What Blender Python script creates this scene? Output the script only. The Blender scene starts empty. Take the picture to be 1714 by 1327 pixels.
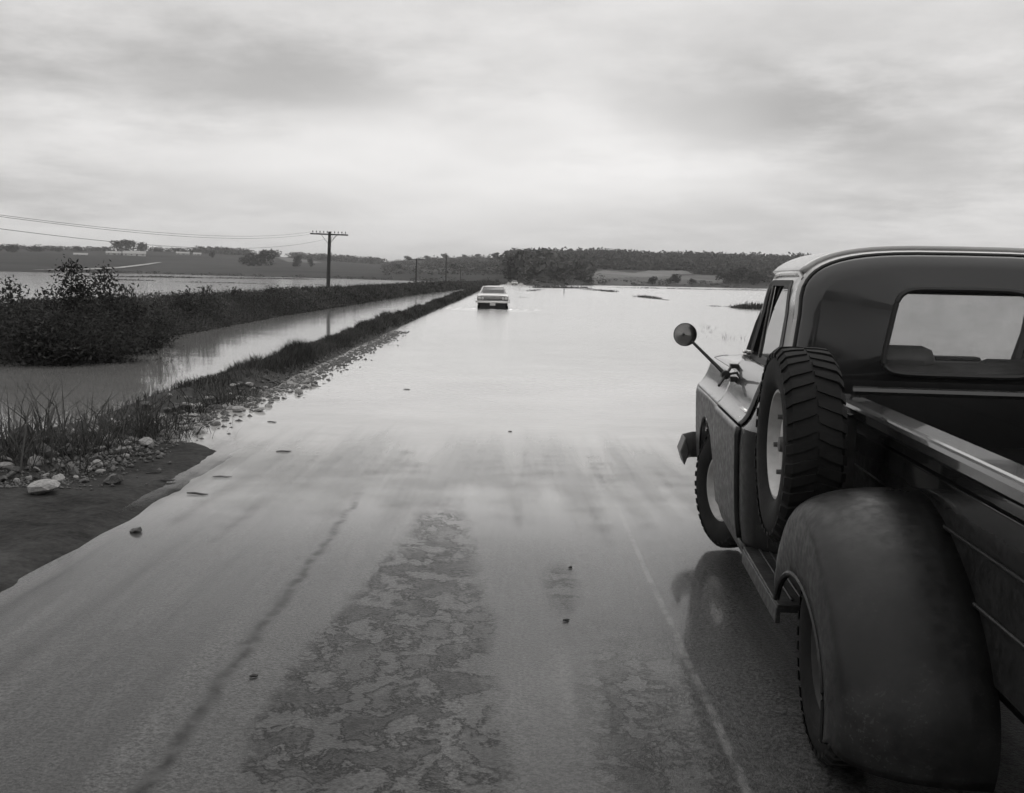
import bpy, math, random
import numpy as np
R = math.radians
rng = np.random.default_rng(7)
random.seed(7)
scene = bpy.context.scene
COL = scene.collection

# ------------------------------------------------------------------ camera
F_PX, PPX, PPY, EYE = 1788.0, 813.0, 661.0, 1.75      # in photograph pixels (1714 x 1327)
CM = np.array([[0.99932781, -0.02629176, -0.02554752],   # columns: right, forward, up
               [0.0289011, 0.99375171, 0.1078066],
               [0.02255347, -0.10847248, 0.99384358]])
cam = bpy.data.cameras.new('camera')
cam_o = bpy.data.objects.new('camera', cam)
COL.objects.link(cam_o)
cam.sensor_fit = 'HORIZONTAL'
cam.sensor_width = 36.0
cam.lens = 36.0 * F_PX / 1714
cam.shift_x = (857 - PPX) / 1714
cam.shift_y = -(663.5 - PPY) / 1714
cam.clip_end = 9000
cam.clip_start = 0.05
from mathutils import Matrix, Vector
cam_o.matrix_world = Matrix((
    (CM[0, 0], CM[0, 2], -CM[0, 1], 0),
    (CM[1, 0], CM[1, 2], -CM[1, 1], 0),
    (CM[2, 0], CM[2, 2], -CM[2, 1], EYE),
    (0, 0, 0, 1)))
scene.camera = cam_o
cy = scene.cycles
cy.max_bounces, cy.diffuse_bounces, cy.glossy_bounces, cy.transmission_bounces, cy.transparent_max_bounces = 6, 2, 3, 3, 10
cy.caustics_reflective = cy.caustics_refractive = False
cy.use_adaptive_sampling = True
cy.adaptive_threshold = 0.03

# ------------------------------------------------------------------ view, sky and sun
scene.view_settings.view_transform = 'Standard'
scene.view_settings.look = 'None'
scene.view_settings.exposure = 0.0
scene.view_settings.gamma = 1.0
scene.view_settings.use_curve_mapping = False
SUN_EL, SUN_AZ = R(48), R(14)          # azimuth clockwise from +Y
sl = bpy.data.lights.new('sun', 'SUN')
sl.energy = 0.7
sl.angle = R(60)
sl.color = (1.0, 0.985, 0.96)
so = bpy.data.objects.new('sun', sl)
COL.objects.link(so)
sd = Vector((math.sin(SUN_AZ) * math.cos(SUN_EL), math.cos(SUN_AZ) * math.cos(SUN_EL), math.sin(SUN_EL)))
so.rotation_euler = sd.to_track_quat('Z', 'Y').to_euler()


class G:
    """tiny helper for node graphs"""
    def __init__(self, tree):
        self.t = tree
        self.n = tree.nodes
        self.l = tree.links

    def new(self, typ, **kw):
        n = self.n.new(typ)
        for k, v in kw.items():
            setattr(n, k, v)
        return n

    def put(self, sock, v):
        if v is None:
            return
        if isinstance(v, bpy.types.NodeSocket):
            self.l.new(v, sock)
        else:
            sock.default_value = v

    def m(self, op, a, b=None, c=None, clamp=False):
        n = self.new('ShaderNodeMath', operation=op, use_clamp=clamp)
        for i, v in enumerate((a, b, c)):
            self.put(n.inputs[i], v)
        return n.outputs[0]

    def v(self, op, a, b=None):
        n = self.new('ShaderNodeVectorMath', operation=op)
        self.put(n.inputs[0], a)
        if b is not None:
            self.put(n.inputs[1], b)
        return n.outputs['Value'] if op in ('LENGTH', 'DOT_PRODUCT', 'DISTANCE') else n.outputs[0]

    def mr(self, x, a, b, c=0.0, d=1.0, smooth=True):
        n = self.new('ShaderNodeMapRange', interpolation_type='SMOOTHSTEP' if smooth else 'LINEAR')
        for k, q in zip(('Value', 'From Min', 'From Max', 'To Min', 'To Max'), (x, a, b, c, d)):
            self.put(n.inputs[k], q)
        return n.outputs[0]

    def noise(self, vec, scale, detail=3.0, rough=0.55, dist=0.0):
        n = self.new('ShaderNodeTexNoise')
        self.put(n.inputs['Vector'], vec)
        n.inputs['Scale'].default_value = scale
        n.inputs['Detail'].default_value = detail
        n.inputs['Roughness'].default_value = rough
        n.inputs['Distortion'].default_value = dist
        return n.outputs[0]

    def mix(self, f, a, b):
        return self.m('ADD', self.m('MULTIPLY', a, self.m('SUBTRACT', 1.0, f)), self.m('MULTIPLY', b, f))

    def grey(self, x, tint=(1, 1, 1)):
        n = self.new('ShaderNodeCombineColor')
        for i in range(3):
            self.put(n.inputs[i], self.m('MULTIPLY', x, tint[i]) if tint[i] != 1 else x)
        return n.outputs[0]

    def bump(self, h, strength=0.3, dist=0.01):
        n = self.new('ShaderNodeBump')
        n.inputs['Strength'].default_value = strength
        n.inputs['Distance'].default_value = dist
        self.put(n.inputs['Height'], h)
        return n.outputs[0]

    def sep(self, vec):
        n = self.new('ShaderNodeSeparateXYZ')
        self.put(n.inputs[0], vec)
        return n.outputs


world = bpy.data.worlds.new('World')
scene.world = world
world.use_nodes = True
g = G(world.node_tree)
g.n.clear()
tc = g.new('ShaderNodeTexCoord').outputs['Generated']
sx, sy, sz = g.sep(tc)
den = g.m('ADD', g.m('MAXIMUM', sz, 0.0), 0.16)
comb = g.new('ShaderNodeCombineXYZ')
g.put(comb.inputs[0], g.m('DIVIDE', sx, den))
g.put(comb.inputs[1], g.m('DIVIDE', sy, den))
plane = comb.outputs[0]
n1 = g.noise(plane, 0.75, 3.0, 0.5, 0.0)
n2 = g.noise(plane, 2.4, 5.0, 0.62, 0.0)
warp = n2
cl = g.m('ADD', g.m('MULTIPLY', n1, 0.55), g.m('MULTIPLY', n2, 0.45))
lum = g.mr(cl, 0.32, 0.68, 0.62, 0.84)


def cloud_mass(px, py, rx, ry, amount):
    """a broad cloud bank standing in that direction (in the sky, darker or brighter than its surroundings)"""
    d = CM @ np.array([(px - PPX) / F_PX, 1, -(py - PPY) / F_PX])
    d /= np.linalg.norm(d)
    off = g.v('SUBTRACT', tc, tuple(d))
    sc = g.v('MULTIPLY', off, (F_PX / rx, 4.0, F_PX / ry))
    ln = g.m('ADD', g.v('LENGTH', sc), g.m('MULTIPLY', g.m('SUBTRACT', warp, 0.5), 1.6))
    return g.mr(ln, 0.15, 1.5, amount, 0.0)


for a in ((330, 120, 420, 75, -0.22), (900, 170, 300, 75, 0.12), (1230, 190, 210, 70, -0.20), (1540, 230, 190, 110, -0.17),
          (860, 220, 120, 45, -0.12), (950, 275, 420, 85, 0.20), (430, 230, 420, 80, 0.10), (250, 330, 320, 40, -0.08),
          (1350, 370, 400, 35, -0.08), (600, 330, 300, 60, 0.08), (-120, 240, 190, 200, -0.10)):
    lum = g.m('ADD', lum, cloud_mass(*a[:4], a[4] * 0.85))
lum = g.m('MAXIMUM', g.m('MINIMUM', lum, 0.95), 0.38)
lum = g.mix(g.mr(sz, 0.0, 0.055, 0.6, 0.0), lum, 0.68)
lum = g.m('MULTIPLY', lum, g.mr(sz, 0.12, 1.0, 1.0, 1.45))          # an overcast sky is brightest overhead
bgc = g.new('ShaderNodeBackground')
g.put(bgc.inputs[0], g.grey(lum, (1.0, 0.985, 0.975)))
bgc.inputs[1].default_value = 1.0
nish = g.new('ShaderNodeTexSky', sky_type='NISHITA')
nish.sun_disc = False
nish.sun_elevation = SUN_EL
nish.sun_rotation = SUN_AZ
bw = g.new('ShaderNodeRGBToBW')
g.l.new(nish.outputs[0], bw.inputs[0])
bgn = g.new('ShaderNodeBackground')
g.put(bgn.inputs[0], g.grey(bw.outputs[0]))
bgn.inputs[1].default_value = 0.08
mx = g.new('ShaderNodeMixShader')
mx.inputs[0].default_value = 0.94
g.l.new(bgn.outputs[0], mx.inputs[1])
g.l.new(bgc.outputs[0], mx.inputs[2])
world.cycles.sampling_method = 'MANUAL'
world.cycles.sample_map_resolution = 256
wo = g.new('ShaderNodeOutputWorld')
g.l.new(mx.outputs[0], wo.inputs[0])


# ------------------------------------------------------------------ geometry helpers
def ray(px, py):
    return CM @ np.array([(px - PPX) / F_PX, 1.0, -(py - PPY) / F_PX])


def at(px, py, z=0.0):
    """the point of the level z that the photograph shows at that place"""
    d = ray(px, py)
    return np.array([0, 0, EYE]) + d * ((z - EYE) / d[2])


def az(px):
    return math.atan((px - 865.0) / F_PX)


def horizon(px):
    return 467.0 + (px - 865.0) * 0.02269


def tag(o, label=None, cat=None, group=None, kind=None):
    for k, v in (('label', label), ('category', cat), ('group', group), ('kind', kind)):
        if v:
            o[k] = v
    return o


def empty(name, loc=(0, 0, 0), rz=0.0):
    o = bpy.data.objects.new(name, None)
    COL.objects.link(o)
    o.location = loc
    o.rotation_euler = (0, 0, rz)
    o.empty_display_size = 0.2
    return o


def link(name, me, mat=None, parent=None, smooth=True, angle=35, solid=0.0, bevel=0.0):
    if mat is not None:
        me.materials.append(mat)
    if smooth:
        me.polygons.foreach_set('use_smooth', [True] * len(me.polygons))
        me.set_sharp_from_angle(angle=R(angle))
    o = bpy.data.objects.new(name, me)
    COL.objects.link(o)
    if parent is not None:
        o.parent = parent
    if solid:
        s = o.modifiers.new('solid', 'SOLIDIFY')
        s.thickness = solid
        s.offset = -1
    if bevel:
        b = o.modifiers.new('bevel', 'BEVEL')
        b.width = bevel
        b.segments = 2
        b.limit_method = 'ANGLE'
        b.angle_limit = R(40)
    return o


def copy_tree(o, parent=None):
    c = o.copy()
    COL.objects.link(c)
    c.parent = parent
    for ch in [x for x in o.children]:
        copy_tree(ch, c)
    return c


class MB:
    def __init__(self):
        self.v, self.f = [], []

    def add(self, v, f):
        b = len(self.v)
        self.v += [tuple(map(float, p)) for p in v]
        self.f += [tuple(i + b for i in q) for q in f]
        return self

    def grid(self, P, cu=False, cv=False, flip=False):
        n, m = len(P), len(P[0])
        V = [p for row in P for p in row]
        Fc = []
        for i in range(n if cu else n - 1):
            for j in range(m if cv else m - 1):
                a, b = i * m + j, i * m + (j + 1) % m
                c, d = ((i + 1) % n) * m + (j + 1) % m, ((i + 1) % n) * m + j
                Fc.append((d, c, b, a) if flip else (a, b, c, d))
        return self.add(V, Fc)

    def box(self, c, s, rz=0.0, taper=1.0):
        x, y, z = s[0] / 2, s[1] / 2, s[2] / 2
        V = []
        for k, zz in ((1.0, -z), (taper, z)):
            for xx, yy in ((-x, -y), (x, -y), (x, y), (-x, y)):
                xx, yy = xx * k, yy * k
                V.append((c[0] + xx * math.cos(rz) - yy * math.sin(rz), c[1] + xx * math.sin(rz) + yy * math.cos(rz), c[2] + zz))
        return self.add(V, [(3, 2, 1, 0), (4, 5, 6, 7), (0, 1, 5, 4), (1, 2, 6, 5), (2, 3, 7, 6), (3, 0, 4, 7)])

    def path(self, pts, rad, n=8, caps=True):
        pts = [Vector(p) for p in pts]
        rads = rad if isinstance(rad, (list, tuple)) else [rad] * len(pts)
        rings = []
        up = Vector((0, 0, 1))
        for i, p in enumerate(pts):
            d = (pts[min(i + 1, len(pts) - 1)] - pts[max(i - 1, 0)]).normalized()
            ref = up if abs(d.dot(up)) < 0.95 else Vector((0, 1, 0))
            a = d.cross(ref).normalized()
            b = a.cross(d).normalized()
            rings.append([p + (a * math.cos(2 * math.pi * k / n) + b * math.sin(2 * math.pi * k / n)) * rads[i] for k in range(n)])
        base = len(self.v)
        self.grid(rings, cv=True)
        if caps:
            self.f.append(tuple(base + k for k in range(n))[::-1])
            e = base + n * (len(pts) - 1)
            self.f.append(tuple(e + k for k in range(n)))
        return self

    def lathe(self, prof, n=32, c=(0, 0, 0), axis='x', closed=False):
        """prof = (radius, offset along the axis)"""
        P = []
        for r, h in prof:
            row = []
            for k in range(n):
                a = 2 * math.pi * k / n
                p = {'x': (h, r * math.cos(a), r * math.sin(a)), 'y': (r * math.sin(a), h, r * math.cos(a)),
                     'z': (r * math.cos(a), r * math.sin(a), h)}[axis]
                row.append((p[0] + c[0], p[1] + c[1], p[2] + c[2]))
            P.append(row)
        return self.grid(P, cu=closed, cv=True)

    def ring(self, outer, inner, steps=1):
        P = [[tuple(np.array(o) * (1 - s / steps) + np.array(i) * (s / steps)) for o, i in zip(outer, inner)] for s in range(steps + 1)]
        return self.grid(P, cv=True)

    def mirror(self):
        b = len(self.v)
        self.v += [(-x, y, z) for x, y, z in self.v]
        self.f += [tuple(i + b for i in reversed(q)) for q in self.f]
        return self

    def build(self, name, mat, parent=None, **kw):
        me = bpy.data.meshes.new(name)
        me.from_pydata(self.v, [], self.f)
        me.validate()
        return link(name, me, mat, parent, **kw)


def np_mesh(name, V, Fq):
    me = bpy.data.meshes.new(name)
    V = np.ascontiguousarray(V, dtype=np.float32)
    Fq = np.ascontiguousarray(Fq, dtype=np.int32)
    k = Fq.shape[1]
    me.vertices.add(len(V))
    me.vertices.foreach_set('co', V.ravel())
    me.loops.add(Fq.size)
    me.loops.foreach_set('vertex_index', Fq.ravel())
    me.polygons.add(len(Fq))
    me.polygons.foreach_set('loop_start', np.arange(0, Fq.size, k, dtype=np.int32))
    me.update(calc_edges=True)
    return me


def leaves(C, size, flat=0.0, aspect=0.45):
    """one leaf-shaped diamond at each centre"""
    C = np.asarray(C, float)
    n = len(C)
    s = np.broadcast_to(np.asarray(size, float), (n,))[:, None]
    a = rng.normal(size=(n, 3))
    a[:, 2] *= 1 - flat
    a /= np.linalg.norm(a, axis=1)[:, None]
    b = rng.normal(size=(n, 3))
    b = np.cross(a, b)
    b /= np.linalg.norm(b, axis=1)[:, None] + 1e-9
    V = np.stack([C - a * s, C + b * s * aspect, C + a * s, C - b * s * aspect], 1).reshape(-1, 3)
    return V, np.arange(n * 4).reshape(n, 4)


def blades(B, h, w, lean=0.4, droop=0.0):
    """grass blades as tapering bent strips (two quads each)"""
    B = np.asarray(B, float)
    n = len(B)
    h = np.broadcast_to(np.asarray(h, float), (n,))
    w = np.broadcast_to(np.asarray(w, float), (n,))
    t = rng.uniform(0, 2 * np.pi, n)
    side = np.stack([np.cos(t), np.sin(t), 0 * t], 1)
    t2 = rng.uniform(0, 2 * np.pi, n)
    ln = np.stack([np.cos(t2), np.sin(t2), 0 * t2], 1) * (h * lean * rng.uniform(0.2, 1.3, n))[:, None]
    upv = np.zeros((n, 3))
    upv[:, 2] = h
    L = []
    for k, wk in ((0, 1.0), (0.55, 0.75), (1.0, 0.08)):
        p = B + upv * (k - droop * k * k) + ln * k * k
        L += [p - side * (w * wk)[:, None], p + side * (w * wk)[:, None]]
    V = np.stack(L, 1).reshape(-1, 3)
    o = np.arange(n)[:, None] * 6
    Fq = np.concatenate([o + np.array([0, 1, 3, 2]), o + np.array([2, 3, 5, 4])])
    return V, Fq


def join_np(parts):
    Vs, Fs, b = [], [], 0
    for V, Fq in parts:
        Vs.append(V)
        Fs.append(Fq + b)
        b += len(V)
    return np.concatenate(Vs), np.concatenate(Fs)


# ------------------------------------------------------------------ materials (black-and-white photograph: neutral greys)
def mat(name, base, rough=0.6, var=0.0, vscale=8.0, metal=0.0, coat=0.0, bump=0.0, bscale=40.0, spec=0.5, vdetail=4.0, rvar=0.0):
    m = bpy.data.materials.new(name)
    m.use_nodes = True
    g = G(m.node_tree)
    b = g.n['Principled BSDF']
    oc = g.new('ShaderNodeTexCoord').outputs['Object']
    nz = g.noise(oc, vscale, vdetail, 0.6)
    val = g.m('MULTIPLY', g.mr(nz, 0.3, 0.7, 1 - var, 1 + var, smooth=False), base)
    g.put(b.inputs['Base Color'], g.grey(val, (1.0, 0.99, 0.975)))
    b.inputs['Roughness'].default_value = rough
    if rvar:
        g.put(b.inputs['Roughness'], g.mr(g.noise(oc, vscale * 0.7, 3.0), 0.3, 0.7, rough - rvar, rough + rvar, smooth=False))
    b.inputs['Metallic'].default_value = metal
    b.inputs['Coat Weight'].default_value = coat
    b.inputs['Coat Roughness'].default_value = 0.16
    b.inputs['Specular IOR Level'].default_value = spec
    if bump:
        g.put(b.inputs['Normal'], g.bump(g.noise(oc, bscale, 4.0), bump, 0.01))
    return m


def foliage(name, base, var=0.45, transl=0.25):
    m = bpy.data.materials.new(name)
    m.use_nodes = True
    g = G(m.node_tree)
    g.n.clear()
    ge = g.new('ShaderNodeNewGeometry')
    rnd = ge.outputs['Random Per Island']
    oi = g.new('ShaderNodeObjectInfo').outputs['Random']
    pos = g.noise(ge.outputs['Position'], 0.35, 2.0)
    f = g.m('MULTIPLY', g.mr(rnd, 0, 1, 1 - var, 1 + var, smooth=False), g.mr(pos, 0.3, 0.7, 0.75, 1.25))
    f = g.m('MULTIPLY', f, g.mr(oi, 0, 1, 0.85, 1.15))
    c = g.grey(g.m('MULTIPLY', f, base), (1.0, 0.995, 0.97))
    d = g.new('ShaderNodeBsdfDiffuse')
    t = g.new('ShaderNodeBsdfTranslucent')
    g.put(d.inputs[0], c)
    g.put(t.inputs[0], c)
    mxs = g.new('ShaderNodeMixShader')
    mxs.inputs[0].default_value = transl
    g.l.new(d.outputs[0], mxs.inputs[1])
    g.l.new(t.outputs[0], mxs.inputs[2])
    o = g.new('ShaderNodeOutputMaterial')
    g.l.new(mxs.outputs[0], o.inputs[0])
    return m


def glass_mat(name, tint=0.8):
    m = bpy.data.materials.new(name)
    m.use_nodes = True
    g = G(m.node_tree)
    g.n.clear()
    tr = g.new('ShaderNodeBsdfTransparent')
    tr.inputs[0].default_value = (tint, tint, tint, 1)
    gl = g.new('ShaderNodeBsdfGlossy')
    gl.inputs['Roughness'].default_value = 0.03
    gl.inputs[0].default_value = (0.9, 0.9, 0.9, 1)
    fr = g.new('ShaderNodeFresnel')
    # the same thin pane from either side
    g.put(fr.inputs[0], g.mix(g.new('ShaderNodeNewGeometry').outputs['Backfacing'], 1.45, 1 / 1.45))
    mxs = g.new('ShaderNodeMixShader')
    oc = g.new('ShaderNodeTexCoord').outputs['Object']
    g.put(mxs.inputs[0], g.m('MULTIPLY', fr.outputs[0], g.mr(g.noise(oc, 3.0), 0.3, 0.7, 0.75, 1.0)))
    dirt = g.new('ShaderNodeBsdfDiffuse')
    dirt.inputs[0].default_value = (0.12, 0.12, 0.12, 1)
    dm = g.new('ShaderNodeMixShader')
    g.put(dm.inputs[0], g.mr(g.noise(oc, 4.0, 5.0, 0.65), 0.3, 0.7, 0.03, 0.15))
    g.l.new(tr.outputs[0], dm.inputs[1])
    g.l.new(dirt.outputs[0], dm.inputs[2])
    g.l.new(dm.outputs[0], mxs.inputs[1])
    g.l.new(gl.outputs[0], mxs.inputs[2])
    o = g.new('ShaderNodeOutputMaterial')
    g.l.new(mxs.outputs[0], o.inputs[0])
    return m


def truck_paint():
    """dark paint: glossy above the waist, dulled by dried mud lower down"""
    m = bpy.data.materials.new('truck_paint')
    m.use_nodes = True
    g = G(m.node_tree)
    b = g.n['Principled BSDF']
    oc = g.new('ShaderNodeTexCoord').outputs['Object']
    x, y, z = g.sep(oc)
    n = g.noise(oc, 5.0, 5.0, 0.62)
    n2 = g.noise(oc, 28.0, 4.0, 0.6)
    clean = g.mr(g.m('ADD', z, g.m('MULTIPLY', g.m('SUBTRACT', n, 0.5), 0.05)), 0.98, 1.03)
    mud = g.m('MULTIPLY', g.mr(z, 0.25, 0.75, 1.0, 0.3), g.mr(n, 0.35, 0.65))
    base = g.mix(clean, g.m('ADD', 0.011, g.m('MULTIPLY', mud, 0.018)), 0.010)
    base = g.m('MULTIPLY', base, g.mr(n2, 0.3, 0.7, 0.85, 1.15))
    spat = g.m('MULTIPLY', g.m('MULTIPLY', g.mr(g.noise(oc, 75.0, 3.0, 0.6), 0.58, 0.64), g.mr(n, 0.40, 0.60)), g.mr(z, 0.35, 0.95, 1.0, 0.0))
    base = g.m('ADD', base, g.m('MULTIPLY', spat, 0.022))       # dried mud spatter
    g.put(b.inputs['Base Color'], g.grey(base, (1.0, 1.0, 1.0)))
    g.put(b.inputs['Roughness'], g.mix(clean, g.mr(n2, 0.3, 0.7, 0.34, 0.52), 0.25))
    g.put(b.inputs['Specular IOR Level'], g.mix(clean, 0.26, 0.4))
    g.put(b.inputs['Coat Weight'], g.m('MULTIPLY', clean, 0.9))
    g.put(b.inputs['Coat Roughness'], g.mr(n, 0.3, 0.7, 0.02, 0.08))
    b.inputs['Coat IOR'].default_value = 1.5
    g.put(b.inputs['Normal'], g.bump(g.m('ADD', g.m('MULTIPLY', n2, 0.12), g.noise(oc, 2.6, 2.0, 0.5)), 0.10, 0.05))
    return m


M = dict(
    paint=truck_paint(),
    roofpaint=mat('roof_paint', 0.34, 0.25, 0.10, 3.0, coat=0.8, bump=0.02, bscale=6, rvar=0.06),
    dark_paint=mat('inner_dark_paint', 0.02, 0.6, 0.2),
    rubber=mat('rubber_seal', 0.012, 0.6, 0.2),
    tyre=mat('tyre_rubber', 0.010, 0.8, 0.35, 14.0, bump=0.2, bscale=60, spec=0.2),
    rim=mat('rim_paint', 0.42, 0.4, 0.25, 9.0, rvar=0.1),
    shaderim=mat('shaded_rim', 0.03, 0.8, 0.3, 12.0),  # shade under the rear fenders, painted into the rim colour
    carglass=glass_mat('car_glass', 0.7),
    chrome=mat('chrome', 0.62, 0.16, 0.08, 20.0, metal=1.0),
    bumper=mat('bumper_steel', 0.06, 0.45, 0.3, 9.0),
    mirror=mat('mirror_glass', 0.75, 0.03, 0.03, 5.0, metal=1.0),
    vinyl=mat('seat_vinyl', 0.10, 0.5, 0.2, 14.0, bump=0.1),
    lining=mat('cab_lining', 0.016, 0.85, 0.2),
    bedwood=mat('bed_planks', 0.03, 0.7, 0.4, 12.0),
    glass=glass_mat('window_glass', 0.74),
    lamp=mat('lamp_glass', 0.55, 0.1, 0.1, 30.0, coat=0.5),
    taillamp=mat('tail_lamp', 0.06, 0.15, 0.1),
    carpaint=mat('car_paint', 0.56, 0.3, 0.05, 3.0, coat=0.5),
    cardark=mat('car_dark', 0.02, 0.6, 0.2),
    plate=mat('plate', 0.5, 0.5, 0.15, 40.0),
    wood=mat('pole_wood', 0.035, 0.85, 0.35, 6.0, bump=0.3, bscale=20),
    insul=mat('insulator', 0.10, 0.2, 0.2),
    wire=mat('wire', 0.06, 0.6, 0.2),
    stone=mat('stone', 0.25, 0.85, 0.45, 7.0, bump=0.6, bscale=25),
    stone2=mat('stone_dark', 0.085, 0.75, 0.5, 7.0, bump=0.6, bscale=25),
    stick=mat('stick', 0.05, 0.8, 0.4, 20.0),
    house=mat('house_white', 0.55, 0.7, 0.1, 1.0),
    roof=mat('house_roof', 0.26, 0.7, 0.2, 1.0),
    housedark=mat('house_window', 0.03, 0.2, 0.2),
    track=mat('track_gravel', 0.30, 0.9, 0.2, 0.4),
    grass=foliage('grass_blades', 0.060, 0.5, 0.3),
    grassd=foliage('bank_weeds', 0.085, 0.5, 0.25),
    shrub=foliage('shrub_leaves', 0.048, 0.5, 0.25),
    tree=foliage('tree_leaves', 0.028, 0.4, 0.2),
    wood_far=foliage('far_leaves', 0.085, 0.45, 0.2),
    dry=foliage('dry_stalks', 0.10, 0.4, 0.2),
    bark=mat('bark', 0.035, 0.9, 0.4, 8.0),
)


def vnoise(x, y, seed=0):
    x, y = np.asarray(x, float), np.asarray(y, float)
    xi, yi = np.floor(x).astype(np.int64), np.floor(y).astype(np.int64)
    fx, fy = x - xi, y - yi
    fx, fy = fx * fx * (3 - 2 * fx), fy * fy * (3 - 2 * fy)

    def hsh(a, b):
        q = (a * 374761393 + b * 668265263 + seed * 974711) & 0x7fffffff
        q = ((q ^ (q >> 13)) * 1274126177) & 0x7fffffff
        return ((q ^ (q >> 16)) & 0xffff) / 65535.0
    return ((hsh(xi, yi) * (1 - fx) + hsh(xi + 1, yi) * fx) * (1 - fy) + (hsh(xi, yi + 1) * (1 - fx) + hsh(xi + 1, yi + 1) * fx) * fy) - 0.5


def fbm(x, y, seed=0, oct=4):
    s, a = 0, 1.0
    for k in range(oct):
        s = s + a * vnoise(x * 2 ** k, y * 2 ** k, seed + k)
        a *= 0.5
    return s


# ------------------------------------------------------------------ materials of the large surfaces
def surface(name):
    m = bpy.data.materials.new(name)
    m.use_nodes = True
    g = G(m.node_tree)
    return m, g, g.n['Principled BSDF'], g.new('ShaderNodeTexCoord').outputs['Object']


def flood_edge(g, oc):
    """0 on the drained asphalt, 1 where the sheet of water is whole; ragged along the wheel tracks"""
    x, y, z = g.sep(oc)
    a = g.noise(g.v('MULTIPLY', oc, (1.0, 0.05, 1.0)), 3.5, 3.0, 0.6)
    b = g.noise(g.v('MULTIPLY', oc, (0.6, 1.0, 1.0)), 2.2, 4.0, 0.65)
    n = g.m('ADD', g.m('MULTIPLY', g.m('SUBTRACT', a, 0.5), 5.0), g.m('MULTIPLY', g.m('SUBTRACT', b, 0.5), 3.0))
    return g.mr(g.m('ADD', y, n), 7.2, 10.6)


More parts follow.
